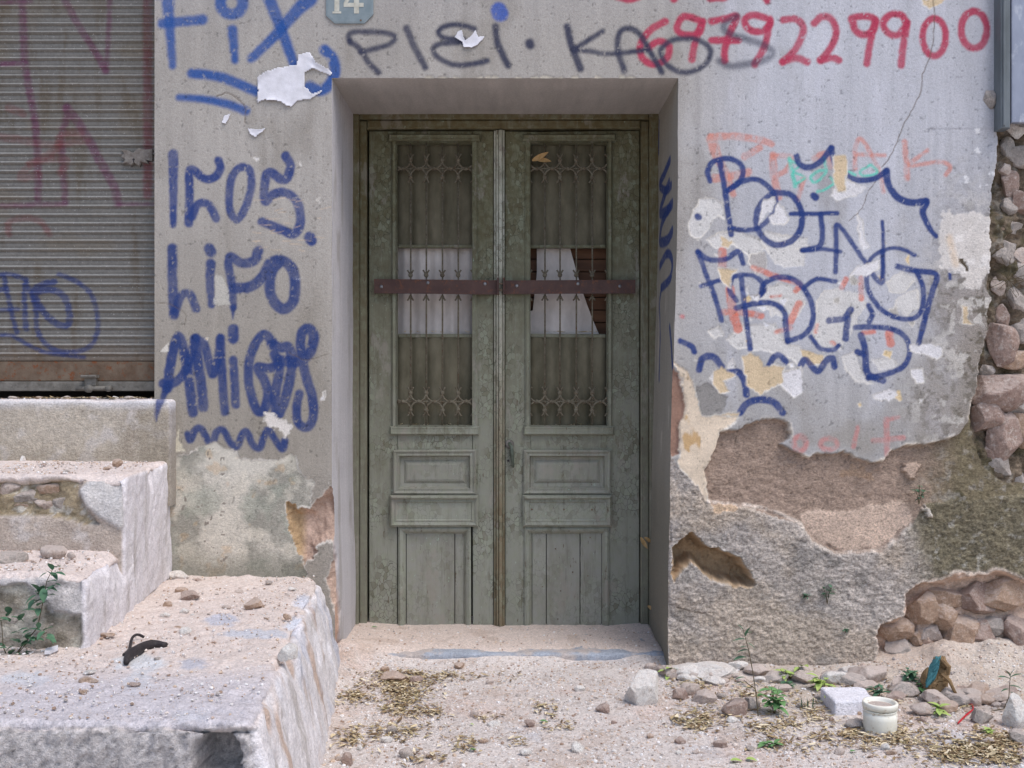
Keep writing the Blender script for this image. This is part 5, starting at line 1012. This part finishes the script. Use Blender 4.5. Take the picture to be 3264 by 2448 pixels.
def litter(pts, size, cols, name, label, cat, group=None):
    size = size * 1.2; n = len(pts); size = np.where(rng.rand(n) < .08, size * 1.7, size); m = 5; t = np.linspace(-1, 1, m); a = rng.uniform(0, 6.28, n); cu = rng.uniform(-.5, .9, n); tw = rng.uniform(-1, 1, n); wd = rng.uniform(.22, .42, n)
    V_ = np.zeros((n, m, 3, 3))
    for i in range(m):
        wv = wd * math.sqrt(max(0, 1 - t[i] ** 2 * .97)); bx_ = t[i] * np.ones(n); bend = cu * (t[i] ** 2)
        for j, sj in enumerate((-1, 0, 1)):
            V_[:, i, j, 0] = bx_; V_[:, i, j, 1] = sj * wv * np.cos(tw * t[i]) + .3 * cu * t[i] ** 2; V_[:, i, j, 2] = bend * .5 + abs(sj) * wv * .5 + sj * wv * np.sin(tw * t[i]) * .6
    V_ *= size[:, None, None, None]; ca, sa = np.cos(a)[:, None, None], np.sin(a)[:, None, None]; x = V_[..., 0] * ca - V_[..., 1] * sa; y = V_[..., 0] * sa + V_[..., 1] * ca
    tilt = rng.uniform(-.35, .35, n)[:, None, None]; V_ = np.stack([x, y, V_[..., 2] + x * tilt], -1) + pts[:, None, None, :]
    fb_ = gridf(3, m); f = (fb_[None] + (np.arange(n) * m * 3)[:, None, None]).reshape(-1, 4); c = np.repeat(cols, m * 3, 0)
    o = mesh(name, V_.reshape(-1, 3), f, M['leafm'], None, col=c, org=(0, 0, 0)); return tag(o, label, cat, kind='stuff')
lp_ = np.array([lin(c) for c in [(176, 156, 122), (204, 186, 152), (150, 128, 96), (112, 90, 66), (220, 206, 178), (164, 150, 114), (136, 116, 88)]])
cl = [(8, 560, 1110, 200, 110, 900), (8, 850, 1030, 170, 60, 330), (8, 250, 1200, 130, 40, 150), (8, 560, 1270, 120, 60, 230), (8, 720, 1320, 100, 40, 120), (8, 500, 1430, 210, 45, 200), (8, 260, 1480, 110, 50, 90), (8, 950, 1510, 90, 40, 90), (8, 1250, 1030, 70, 60, 60), (8, 1480, 1280, 90, 40, 40), (8, 1560, 1400, 100, 30, 40), (8, 700, 1600, 130, 30, 70), (8, 1310, 1490, 60, 25, 30), (8, 1120, 1340, 70, 25, 25),
      (9, 250, 1380, 140, 50, 230), (9, 700, 1400, 180, 70, 300), (9, 1330, 1480, 280, 60, 650), (9, 1850, 1560, 260, 70, 800), (9, 2060, 1510, 130, 60, 280), (9, 500, 1250, 260, 70, 260), (9, 950, 1330, 100, 50, 120), (9, 1130, 1200, 90, 30, 90), (9, 200, 1140, 150, 40, 130), (9, 1840, 1290, 60, 40, 50), (9, 1500, 1300, 300, 200, 160), (9, 900, 1180, 500, 100, 170), (9, 820, 1520, 200, 50, 110), (9, 2100, 1600, 120, 50, 200), (9, 1900, 1060, 200, 40, 40)]
Q = []
for (k, cx, cy, rx, ry, n) in cl:
    n = int(n * 1.5); p = np.stack([cx + rx * .62 * rng.normal(size=n), cy + ry * .66 * rng.normal(size=n)], 1); p = p[rng.rand(n) < .25 + 1.3 * np.clip(fb(p[:, 0], p[:, 1], 70, 40, o=4, seed=7) + .35, 0, 1)]; p = vz(k, p); p = p[p[:, 1] > 662]; Q.append(hit(p[:, 0], p[:, 1]))
Q = np.vstack(Q); Q = Q[(Q[:, 1] < .0) & (Q[:, 0] > -.66)]; sz = rng.uniform(.005, .0115, len(Q)); Q[:, 2] += .003 + rng.uniform(0, .006, len(Q))
litter(Q, sz, lp_[rng.randint(0, 7, len(Q))], 'leaf_litter', 'golden brown dry leaf litter drifted on the ground before the door', 'leaf litter')
gx_ = []
for lfb in [(1146, 1311), (858, 1020)]:
    for _ in range(26): gx_.append((rng.uniform(dX(lfb[0]) + .01, dX(lfb[1]) - .01), YD + .02 + rng.uniform(-.01, .015), dZ(919) + .004 if rng.rand() < .5 else dZ(722) + .012))
gx_ = np.array(gx_); litter(gx_, rng.uniform(.006, .012, len(gx_)), lp_[rng.randint(0, 7, len(gx_))], 'leaf_litter', 'dry leaf scraps caught on the ledges behind the door grilles', 'leaf litter')

dx_ = rng.uniform(-2.1, -1.5, 130); dd_ = np.stack([dx_, rng.uniform(-.02, .07, 130), np.full(130, 1.142)], 1)
litter(dd_, rng.uniform(.006, .012, 130), lp_[rng.randint(0, 7, 130)], 'leaf_litter', 'dry leaf scraps blown under the roller shutter', 'leaf litter')
# ------------------------------------------------------------------ single stones and rubble
def stone(k, x, y, rx, ry, t, label, seed, name='stone', cat='stone', sink=.25, group=None, base=None, depth=None, flat=1.):
    px, py = vz(k, [(x, y + ry * .8)])[0]
    if base is None: p = hit(px, py)
    else:
        s = (py - 384) / (CZ - base); p = np.array([(px - 512) / s, F / s - DC, base])
    sc = vs_(k) / (F / (DC + p[1])); sx_, sz_ = rx * sc, ry * sc * flat
    sx_ *= 1.15; sz_ *= 1.15
    v, f = rock_vf((p[0], p[1] + sx_ * .3, p[2] + sz_ * (1 - sink) * .8), (sx_ * 1.1, sx_ * .75, sz_ * 1.05), seed, 3 if rx > 40 else 2)
    o = mesh(name, v, f, M['rock_' + t], None, smooth=False); return tag(o, label, cat, group)
BIG = [(8, 2110, 1160, 100, 120, 'white', 'chalky white rock by the right corner of the doorstep'), (9, 340, 1075, 130, 36, 'white', 'long flat white stone wedged at the foot of the grey wall'),
       (9, 490, 1040, 55, 26, 'white', 'small white stone beside the long flat one at the wall foot'), (9, 1060, 1115, 66, 44, 'white', 'white stone under the wall with a notched right side'), (9, 1290, 1085, 105, 52, 'pale', 'broad pale stone at the wall foot above the plastic pot'),
       (9, 130, 1215, 42, 34, 'pink', 'round pinkish stone at the far left of the rubble row'), (9, 195, 1185, 50, 40, 'pale', 'tilted pale stone next to the round pinkish one'), (9, 290, 1235, 62, 42, 'pale', 'broad pale stone lying in dry leaves, left of the tall seedling'),
       (9, 470, 1300, 60, 50, 'pink', 'pinkish stone directly left of the tall seedling stem'), (9, 570, 1270, 46, 46, 'gray', 'grey stone behind the tall seedling stem'), (9, 445, 1368, 26, 20, 'white', 'small bright white stone in front of the tall seedling'),
       (9, 1720, 1270, 42, 28, 'pale', 'pale stone right below the crumpled brown bag'), (9, 1610, 1310, 60, 34, 'pale', 'pale stone left of the lime weed near the bag'), (9, 1960, 1350, 56, 44, 'gray', 'grey stone just right of the red plastic strip'), (9, 1900, 1225, 60, 34, 'gray', 'low grey stone above the red plastic strip'),
       (9, 2180, 1340, 80, 100, 'white', 'large pale block at the right edge of the ground'), (9, 2190, 1480, 50, 44, 'gray', 'grey lump below the large pale block on the right edge'), (9, 1260, 1150, 60, 26, 'pale', 'pale stone chip behind the white pot'), (9, 380, 1515, 34, 24, 'pink', 'pinkish pebble alone on bare dust at the lower middle right'),
       (9, 1440, 1230, 50, 26, 'pink', 'pinkish stone between the pot and the bag'), (9, 2060, 1235, 66, 40, 'pale', 'pale stone by the foot of the right-hand seedling'), (9, 1180, 1395, 46, 26, 'gray', 'grey stone at the left foot of the white pot'), (9, 740, 1180, 50, 26, 'pale', 'pale stone behind the bushy green weed'),
       (8, 515, 1080, 76, 32, 'orange', 'flat tan brick shard in the golden leaf litter'), (8, 655, 1095, 34, 24, 'pink', 'rounded brown pebble beside the tan brick shard'), (8, 930, 1005, 32, 22, 'orange', 'small terracotta chip at the top of the leaf litter'), (8, 1130, 1105, 22, 22, 'pale', 'cream triangular chip right of the leaf litter'),
       (8, 1030, 1310, 24, 26, 'pale', 'beige pebble in the middle of the bare dust'), (8, 1155, 1375, 34, 24, 'white', 'white pebble ringed by dry leaves'), (8, 1390, 1375, 30, 28, 'pink', 'pink pebble beside a green leaf'), (8, 1690, 1530, 36, 36, 'white', 'white angular stone at the bottom of the bare dust'),
       (8, 595, 1565, 40, 36, 'gray', 'grey stone at the lower left of the ground'), (8, 465, 1480, 28, 20, 'white', 'white pebble in the lower leaf drift'), (8, 295, 1530, 20, 16, 'white', 'round white pebble near the landing wall'), (8, 210, 1610, 36, 40, 'pink', 'pink stone at the foot of the landing wall'), (8, 500, 1420, 26, 26, 'gray', 'grey pebble above the lower leaf drift'),
       (8, 310, 700, 36, 18, 'orange', 'terracotta chip on the threshold by the left door jamb'), (8, 190, 672, 24, 20, 'white', 'white chip wedged at the foot of the left jamb'), (8, 1860, 1280, 38, 32, 'pink', 'pinkish pebble left of the chalky rock')]
for i, (k, x, y, rx, ry, t, lb) in enumerate(BIG): stone(k, x, y, rx, ry, t, lb, 100 + i)
for i in range(90):
    k, x, y = (9, rng.uniform(0, 2200), rng.uniform(1080, 1600)) if i < 60 else (8, rng.uniform(150, 2200), rng.uniform(1000, 1620))
    r_ = 7 + 24 * rng.rand() ** 2.4
    stone(k, x, y, r_, r_ * .7, ['pale', 'white', 'pink', 'gray', 'orange'][i % 5], 'small pebble scattered on the dusty ground', 300 + i, 'pebble', 'pebble', group='pebbles scattered on the dusty ground')
for i, (k, x, y, rx, ry, t, z_, lb) in enumerate([(4, 600, 905, 26, 20, 'pale', 1.138, 'pale rubble bit on the sill left of the latch'), (4, 830, 905, 30, 20, 'gray', 1.138, 'grey rubble bit on the sill right of the latch'), (4, 420, 912, 26, 16, 'pale', 1.138, 'small pale rubble bit on the sill under the middle of the shutter'), (7, 345, 275, 70, 42, 'pale', .624, 'pale angular stone on the middle tread of the steps'), (7, 50, 315, 90, 34, 'gray', .624, 'long grey stone at the left end of the middle tread'), (7, 455, 300, 20, 22, 'pale', .624, 'small pebble right of the angular stone on the tread'),
        (7, 1160, 522, 42, 20, 'orange', .398, 'rusty red chip on the landing near the pier'), (7, 1210, 560, 60, 28, 'pink', .398, 'brownish pebble on the landing beside the rusty chip'), (7, 1625, 610, 46, 36, 'orange', .398, 'tan triangular chip alone on the landing'), (7, 1190, 780, 30, 20, 'white', .398, 'cream pebble in the middle of the landing'),
        (7, 1835, 688, 24, 16, 'orange', .398, 'orange pebble close to the landing edge'), (7, 1070, 610, 22, 24, 'orange', .398, 'orange chip left of centre on the landing'), (7, 1180, 655, 26, 18, 'white', .398, 'white chip above the cream pebble on the landing'), (7, 560, 1100, 44, 20, 'orange', .398, 'reddish chip on the front left of the landing'),
        (7, 860, 1125, 30, 14, 'pink', .398, 'pink pebble in front of the black rubber strip'), (7, 530, 1172, 24, 14, 'orange', .398, 'orange pebble at the front left of the landing'), (7, 1840, 920, 50, 50, 'white', .398, 'worn white stone set in the landing edge'), (7, 680, 808, 36, 14, 'orange', .398, 'orange sliver against the foot of the steps'),
        (7, 1130, 425, 60, 22, 'white', .398, 'white rubble piece in the corner behind the landing'), (7, 570, 1045, 36, 14, 'white', .398, 'white chip on the left of the landing'), (4, 740, 1360, 30, 26, 'orange', .884, 'tan stone on the top tread below the sill'), (4, 140, 1335, 16, 18, 'white', .884, 'white chip on the top tread at the left'),
        (4, 90, 915, 34, 14, 'pale', 1.138, 'beige pebble on the sill under the shutter'), (4, 735, 900, 22, 18, 'white', 1.138, 'white chip on the sill below the latch'), (4, 250, 918, 30, 12, 'orange', 1.138, 'flat orange chip on the sill')]):
    if z_ > 1.1:
        c = V(k, x, y, .03); v, f = rock_vf((c[0], .03, 1.142), (rx * .0006 + .004, .01, .008), 500 + i, 2); tag(mesh('stone', v, f, M['rock_' + t], None, smooth=False), lb, 'stone')
    else: stone(k, x, y, rx, ry, t, lb, 500 + i, base=z_)
for i in range(46):
    zt, f_, ya, yb = [(.398, lx, -1.7, -.05), (.398, lx, -1.7, -.05), (.624, sx, -1.05, -.74), (.884, sx, -.62, -.1)][i % 4]
    y_ = rng.uniform(ya, yb); x_ = rng.uniform(-2.1, f_(y_) - .06)
    if zt < .5 and y_ > -1.2 and x_ < sx(y_) + .03: x_ = rng.uniform(sx(y_) + .05, lx(y_) - .06)
    r_ = .004 + .010 * rng.rand() ** 2; v, f = rock_vf((x_, y_, zt + r_ * .4), (r_ * 1.3, r_, r_ * .7), 700 + i, 2)
    tag(mesh('pebble', v, f, M['rock_' + ['pale', 'white', 'pink', 'orange', 'gray'][i % 5]], None, smooth=False), 'tiny pebble lying on the steps or landing', 'pebble', 'pebbles lying on the steps and landing')
for i in range(30):   # plaster broken off the wall
    x, y = rng.uniform(60, 1500), rng.uniform(1062, 1130); r_ = 22 + 40 * rng.rand() ** 1.6
    stone(9, x, y, r_ * 1.3, r_ * .6, ['pale', 'white', 'pale', 'gray'][i % 4], 'broken plaster chunk lying along the foot of the grey wall', 1200 + i, 'plaster_chunk', 'rubble', group='broken plaster chunks along the foot of the wall')
for i in range(26):
    x, y = rng.uniform(1450, 2200), rng.uniform(1000, 1300); r_ = 20 + 44 * rng.rand() ** 1.4
    stone(9, x, y, r_ * 1.2, r_ * .7, ['pale', 'orange', 'pale', 'gray', 'pink'][i % 5], 'rough rubble bit lying below the stone hollow at right', 1300 + i, 'rubble_piece', 'rubble', group='rubble below the hollow at right')
# squared white slab behind the pot
p = hitv(9, 1170, 1345); a, b = V(9, 1065, 0, p[1])[0], V(9, 1330, 0, p[1])[0]
o_ = block('stone_slab', [(a, p[1]), (b, p[1] + .02), (b + .02, p[1] + .17), (a + .0, p[1] + .17)], p[2] - .02, p[2] + .055, M['concrete'], None, .006, .010, .003, .012, 33, lambda q_, n_: lin((222, 220, 226))[None] * (1 + .12 * fb3(q_, .03, 4, 2))[:, None])
tag(o_, 'squared white stone slab lying behind the white plastic pot', 'stone')

# ------------------------------------------------------------------ litter objects
p = hitv(9, 1340, 1432); c = (p[0], p[1], p[2] - .004); R0 = 100 * vs_(9) / (F / (DC + p[1]))
pot = empty('plastic_pot', c, 'squat white plastic pot with a ribbed rim sitting on dry leaves', 'pot')
mb = MB(); mb.lathe(c, [(R0 * .90, 0), (R0 * .97, .006), (R0 * .985, .05), (R0 * .99, .066), (R0 * .93, .069), (R0 * .93, .074), (R0 * .99, .077), (R0 * .99, .080), (R0 * .86, .080)], 40); mb.build('body', M['plastic'], pot, smooth=True)
mb = MB(); v0 = [(R0 * .94, .0825), (R0 * 1.02, .084), (R0 * 1.03, .101), (R0 * 1.0, .105), (R0 * .90, .105), (R0 * .84, .101), (R0 * .80, .094), (R0 * .78, .092)]; mb.lathe(c, v0, 40); mb.build('rim', M['plastic'], pot, smooth=True)
mb = MB(); mb.lathe((c[0], c[1], c[2] + .0925), [(R0 * .76, 0), (R0 * .7, .001), (.002, .003)], 24); mb.build('dirt_fill', M['rock_pale'], pot)
# crumpled bag
p = hitv(9, 1690, 1235); bag = empty('crumpled_bag', p, 'crumpled brown and teal bag lying against the rubble at right', 'bag')
def crumple(center, s, seed, cut=None):
    v, f = ICO[4]; v = v.copy(); rg = np.random.RandomState(seed); n = rg.normal(size=(22, 3)); n /= np.linalg.norm(n, axis=1)[:, None]; d = rg.uniform(.5, .95, 22)
    dt = v @ n.T; rr = np.min(np.where(dt > .15, d / np.maximum(dt, .15), 9), 1); rr = np.minimum(rr, 1.1) * (1 + .16 * np.abs(fb3(v, .35, 3, seed)) - .18 * (np.abs(fb3(v, .5, 2, seed + 3)) < .08)); return v * rr[:, None] * np.array(s) + np.array(center), f
sc = vs_(9) / (F / (DC + p[1]))
v, f = crumple(p + np.array([-.005, .02, 75 * sc]), (104 * sc, .04, 104 * sc), 3); v[:, 0] += (v[:, 2] - p[2]) * .15; mesh('crumpled_body', v, f, M['bagbrown'], bag, smooth=False)
v, f = crumple(p + np.array([-55 * sc, .012, 150 * sc]), (34 * sc, .03, 90 * sc), 8); v[:, 0] += (v[:, 2] - p[2] - .06) * .5; mesh('teal_side', v, f, M['bagteal'], bag, smooth=False)
mb = MB(); mb.tube([p + np.array([20 * sc, -.01, 150 * sc]), p + np.array([50 * sc, -.03, 120 * sc]), p + np.array([75 * sc, -.035, 60 * sc]), p + np.array([105 * sc, -.03, 6 * sc])], [.008, .007, .006, .007], 6); mb.tube([p + np.array([30 * sc, 0, 230 * sc]), p + np.array([50 * sc, -.025, 200 * sc]), p + np.array([48 * sc, -.02, 150 * sc])], [.008, .009, .006], 6); mb.build('fold', M['bagbrown'], bag)
v, f = crumple(p + np.array([30 * sc, .02, 205 * sc]), (55 * sc, .03, 40 * sc), 12); mesh('torn_mouth', v, f, M['bagbrown'], bag, smooth=False)
# red strip
pts = [hitv(9, *q_) + np.array([0, 0, .006]) for q_ in [(1830, 1278), (1895, 1284), (1908, 1312), (1860, 1350), (1812, 1398)]]; mb = MB(); mb.tube(pts, [.003, .0035, .003, .0035, .003], 6)
tag(mb.build('plastic_strip', M['red'], None), 'bent red plastic strip lying on the rubble at lower right', 'plastic strip')
# black rubber on landing
def lnd(x, y, z=.398): q_ = vz(7, [(x, y)])[0]; s = (q_[1] - 384) / (CZ - z); return np.array([(q_[0] - 512) / s, F / s - DC, z])
pts = [lnd(*q_) + np.array([0, 0, .008]) for q_ in [(812, 1002), (830, 960), (880, 920), (940, 890), (1000, 878), (1060, 884)]]; mb = MB(); mb.tube(crom(pts, 4), np.interp(np.linspace(0, 1, 21), [0, .3, .7, 1], [.008, .017, .016, .009]), 8)
tag(mb.build('rubber_strip', M['black'], None, smooth=True, wob=.004), 'thick curved black rubber strip on the landing', 'rubber strip')
pts = [lnd(*q_) + np.array([0, 0, .005 + .012 * (i in (2, 3))]) for i, q_ in enumerate([(790, 945), (830, 900), (850, 860), (880, 838), (920, 830)])]; mb = MB(); mb.tube(crom(pts, 4), .0045, 6)
tag(mb.build('rubber_loop', M['black'], None, wob=.003), 'thin black rubber cord looped behind the thick strip', 'cord')
pa_ = [lnd(*q_) for q_ in [(285, 940), (290, 920), (372, 895), (372, 915), (320, 938)]]; mb = MB(); mb.add([(a_[0], a_[1], .402) for a_ in pa_] + [(a_[0], a_[1], .410) for a_ in pa_], [(5, 6, 7, 8, 9), (4, 3, 2, 1, 0)] + [(i, (i + 1) % 5, 5 + (i + 1) % 5, 5 + i) for i in range(5)])
tag(mb.build('white_shard', M['paper'], None), 'flat white shard at the foot of the steps', 'shard')

# ------------------------------------------------------------------ plants
def leafm(base, dirv, size, wid=.42, droop=.25, up=np.array([0, 0, 1.])):
    d = np.array(dirv, float); d /= np.linalg.norm(d); sd = np.cross(d, up); sd = sd / (np.linalg.norm(sd) + 1e-9); nn = np.cross(sd, d); v = []; m = 6
    for i in range(m + 1):
        t = i / m; wv = wid * size * math.sin(math.pi * min(1, t * .93 + .05)) ** .8 * (1 - .35 * t); c = np.array(base) + d * size * t - nn * droop * size * t * t
        v += [c - sd * wv * .5 + nn * wv * .15, c, c + sd * wv * .5 + nn * wv * .15]
    return np.array(v), gridf(3, m + 1)
def plant(name, loc, label, stems, leaves, mat, cat='plant', sr=.0016, group=None):
    """stems: lists of offsets; leaves: (offset, dir, size)"""
    o = empty(name, loc, label, cat, group); loc = np.array(loc)
    mb = MB()
    for s in stems: mb.tube([loc + np.array(q_) for q_ in s], np.linspace(sr * 1.3, sr * .6, len(s)), 5)
    mb.build('stem', M['stem'], o)
    for (b, d, sz_, *r) in leaves:
        v, f = leafm(loc + np.array(b), d, sz_ * (1.5 if 'seedling' in name else 1), *(r or [])); mesh('leaf', v, f, M[mat], o)
    return o
def bushy(k, x, y, h, w_, n, mat, label, seed, name='weed', size=.02, onwall=None):
    rg = np.random.RandomState(seed); p = hitv(k, x, y) if onwall is None else V(k, x, y, onwall); sc = vs_(k) / (F / (DC + p[1])); h *= sc; w_ *= sc; st_ = []; lv = []
    for i in range(max(3, n // 5)):
        a = rg.uniform(0, 6.28); e = np.array([math.cos(a) * w_ * .45, -abs(math.sin(a)) * w_ * .3 if onwall is not None else math.sin(a) * w_ * .3, h * rg.uniform(.6, 1)]); st_.append([(0, 0, -.004), e * [.4, .4, .6], e])
        for j in range(5):
            t = rg.uniform(.35, 1); b = e * [t ** 1.3, t ** 1.3, t]; a2 = rg.uniform(0, 6.28); lv.append((b, (math.cos(a2), math.sin(a2) * .8 - .2, rg.uniform(-.2, .6)), size * 1.8 * rg.uniform(.6, 1.2), .62, .3))
    return plant(name, p, label, st_, lv, mat, sr=.0011)
# tall seedling
p = hitv(9, 602, 1345); sc = vs_(9) / (F / (DC + p[1])); S = lambda x, y, d=0.: ((x - 602) * sc, d, (1345 - y) * sc)
plant('seedling', p, 'tall thin seedling with few leaves rising against the grey wall', [[S(602, 1345), S(590, 1220), S(570, 1080), S(545, 950), S(520, 850), S(508, 810)], [S(585, 1180), S(540, 1150), S(515, 1125)]],
      [(S(545, 945), (-1, -.2, .1), .030), (S(540, 930), (-.9, -.3, .4), .022), (S(530, 880), (-1, 0, .1), .034), (S(525, 860), (.2, -.3, 1), .03), (S(515, 830), (-.6, .2, 1), .022), (S(535, 900), (.9, -.2, -.4), .024), (S(530, 990), (-1, -.2, .1), .032, .7), (S(520, 1110), (-1, -.2, .1), .024), (S(530, 1140), (-1, 0, .1), .03, .2), (S(560, 1180), (-1, 0, .5), .03, .25), (S(520, 850), (.8, -.3, .6), .02)], 'g_dark')
p = hitv(9, 2010, 1315); sc = vs_(9) / (F / (DC + p[1])); S = lambda x, y, d=0.: ((x - 2010) * sc, d, (1315 - y) * sc)
plant('seedling', p, 'leafy seedling with a curved stem near the right edge of the ground', [[S(2010, 1315), S(2090, 1300), S(2120, 1230), S(2125, 1150), S(2130, 1100)]],
      [(S(2128, 1120), (-1, -.3, .5), .036, .5), (S(2130, 1110), (.8, -.3, .6), .03), (S(2130, 1100), (.2, -.2, 1), .022), (S(2125, 1160), (1, -.2, .0), .032), (S(2125, 1200), (1, -.3, -.1), .024), (S(2120, 1180), (-.9, -.2, .0), .022), (S(2128, 1105), (-.5, -.1, 1), .024)], 'g_dark')
for i, a in enumerate([(9, 700, 1330, 170, 130, 30, 'g_mid', 'bushy bright green weed at the right of the tall seedling', .026), (9, 770, 1130, 90, 80, 18, 'g_lime', 'lime green weed at the wall foot, first of the row', .026), (9, 875, 1110, 80, 90, 16, 'g_lime', 'lime green weed at the wall foot with spreading leaves, second of the row', .028),
                       (9, 995, 1190, 80, 80, 14, 'g_lime', 'lime green weed overlapping the white stone under the wall', .026), (9, 1330, 1225, 60, 70, 12, 'g_dark', 'small dark weed above the white pot', .022), (9, 1520, 1180, 120, 100, 26, 'g_dark', 'dark bushy weed left of the crumpled bag', .024), (9, 1580, 1210, 80, 60, 14, 'g_mid', 'bright weed at the foot of the crumpled bag', .022),
                       (9, 1690, 1340, 60, 60, 10, 'g_lime', 'lime sprig below the crumpled bag', .022), (9, 2000, 1455, 36, 40, 8, 'g_lime', 'tiny lime sprig in the leaf litter at lower right', .018), (9, 60, 1110, 70, 50, 12, 'g_lime', 'yellow-green weed at the right door jamb foot', .022), (9, 680, 1530, 30, 60, 8, 'g_mid', 'low pale green weed on bare dust at lower middle', .020), (9, 1050, 1260, 60, 60, 10, 'g_lime', 'lime sprig left of the squared white slab', .024), (9, 790, 1170, 36, 50, 8, 'g_dark', 'dark sprig between the lime weeds', .016)]):
    bushy(*a[:8], seed=40 + i, size=a[8])
# blades
p = hitv(9, 900, 1300); lv = []
for i in range(14): a = rng.uniform(-1, 1); lv.append(((rng.uniform(-.02, .02), rng.uniform(-.01, .01), 0), (a * .8, -.2, 1), rng.uniform(.03, .075), .09, .3))
plant('grass_tuft', p, 'tuft of thin grass blades between the bushy weed and the slab', [[(0, 0, 0), (.005, 0, .03)]], lv, 'g_dark', 'grass')
for i, a in enumerate([(9, 1020, 660, 110, 60, 20, 'g_dark', 'small creeping plant rooted in the grey roughcast', .012), (9, 900, 630, 30, 40, 12, 'g_dark', 'tiny plant on the roughcast left of the creeping one', .011), (6, 1575, 1530, 130, 90, 26, 'g_dark', 'green plant growing from the mossy part of the wall', .013), (9, 1130, 835, 20, 30, 6, 'g_dark', 'tiniest plant low on the roughcast', .010)]):
    bushy(*a[:8], seed=80 + i, size=a[8], onwall=-.004, name='wall_plant')
# vine on the left steps
pv = lambda x, y: (lambda q_: W(q_[0], q_[1], -1.18))(vz(7, [(x, y)])[0])
b = pv(60, 985); st_ = [[b * 0, pv(140, 880) - b, pv(240, 760) - b, pv(275, 600) - b, pv(300, 460) - b, pv(345, 370) - b], [b * 0, pv(20, 880) - b, pv(10, 720) - b], [b * 0, pv(180, 850) - b, pv(300, 790) - b]]
lv = []; rg = np.random.RandomState(5)
for (cx, cy, rx, ry, n) in [(340, 390, 26, 30, 10), (310, 480, 50, 30, 12), (265, 550, 40, 30, 12), (270, 620, 26, 40, 8), (245, 750, 40, 30, 10), (170, 830, 70, 40, 16), (90, 880, 100, 50, 26), (70, 950, 90, 30, 24), (15, 720, 30, 40, 8), (160, 715, 20, 16, 4), (300, 790, 26, 20, 5)]:
    for _ in range(n // 2 + 1): lv.append((pv(cx + rx * rg.normal() * .7, cy + ry * rg.normal() * .7) - b + np.array([0, rg.uniform(-.02, .01), 0]), (rg.normal(), -.4, rg.normal() * .5 + .3), rg.uniform(.022, .04), .7, .3))
plant('vine', b, 'thin green vine climbing the broken lower step at far left', st_, lv, 'g_dark', 'vine')
# green leaves lying about
for i, (k, x, y, s_l, m_, lb) in enumerate([(8, 390, 765, .026, 'g_mid', 'fallen green leaf on the threshold'), (8, 1475, 1370, .028, 'g_mid', 'fallen green leaf standing upright in the middle of the dust'), (8, 1015, 1388, .014, 'g_lime', 'tiny round green leaf, upper of the two in the dust'), (8, 1022, 1555, .022, 'g_mid', 'round green leaf at the bottom of the ground'), (9, 470, 1625, .036, 'g_lime', 'pale green leaf at the bottom, left one of the pair'), (9, 560, 1615, .034, 'g_lime', 'pale green leaf at the bottom, right one of the pair'), (9, 1180, 1570, .022, 'g_mid', 'green leaf below the leaf drift by the pot')]):
    p = hitv(k, x, y); v, f = leafm(p + np.array([-s_l / 2, 0, .006]), (1, .2 - .3 * (i % 3), .25), s_l, .8, .3); tag(mesh('green_leaf', v, f, M[m_]), lb, 'leaf')
def dry(k, x, y, d, dirv, s, lb):
    p = V(k, x, y, d); UP = np.array([.1, -1, .3]); v, f = leafm(p, dirv, s, .4, -.3, UP); v2, f2 = leafm(p + np.array([s * .3, -.004, .0]), np.array(dirv) * [1, 1, .3], s * .75, .45, .4, UP)
    tag(mesh('dry_leaf', np.vstack([v, v2]), np.vstack([f, f2 + len(v)]), M['dryleaf']), lb, 'leaf')
dry(2, 1400, 1030, YD - .012, (1, -.1, .35), .085, 'curled tan dry leaf caught in the top of the right grille')
dry(8, 2095, 180, YD - .05, (.5, -.1, -1), .06, 'tan dry leaf hanging on the right side of the door frame')
dry(8, 2140, 620, YD - .08, (1, -.1, -.6), .055, 'tan dry leaf near the foot of the right door frame')
# dead root tangle on the rubble strip
rt = MB(); c = V(6, 2120, 170, .0)
for i in range(16):
    a = rng.uniform(0, 6.28); q_ = [c + np.array([0, .01, 0])]; d = np.array([math.cos(a), rng.uniform(-.4, .1), math.sin(a)]) * .014
    for _ in range(6): q_.append(q_[-1] + d + rng.normal(size=3) * .005)
    rt.tube(q_, .0011, 4)
tag(rt.build('root_tangle', M['stem'], None), 'tangle of thin dead roots on the stony strip at right', 'roots')
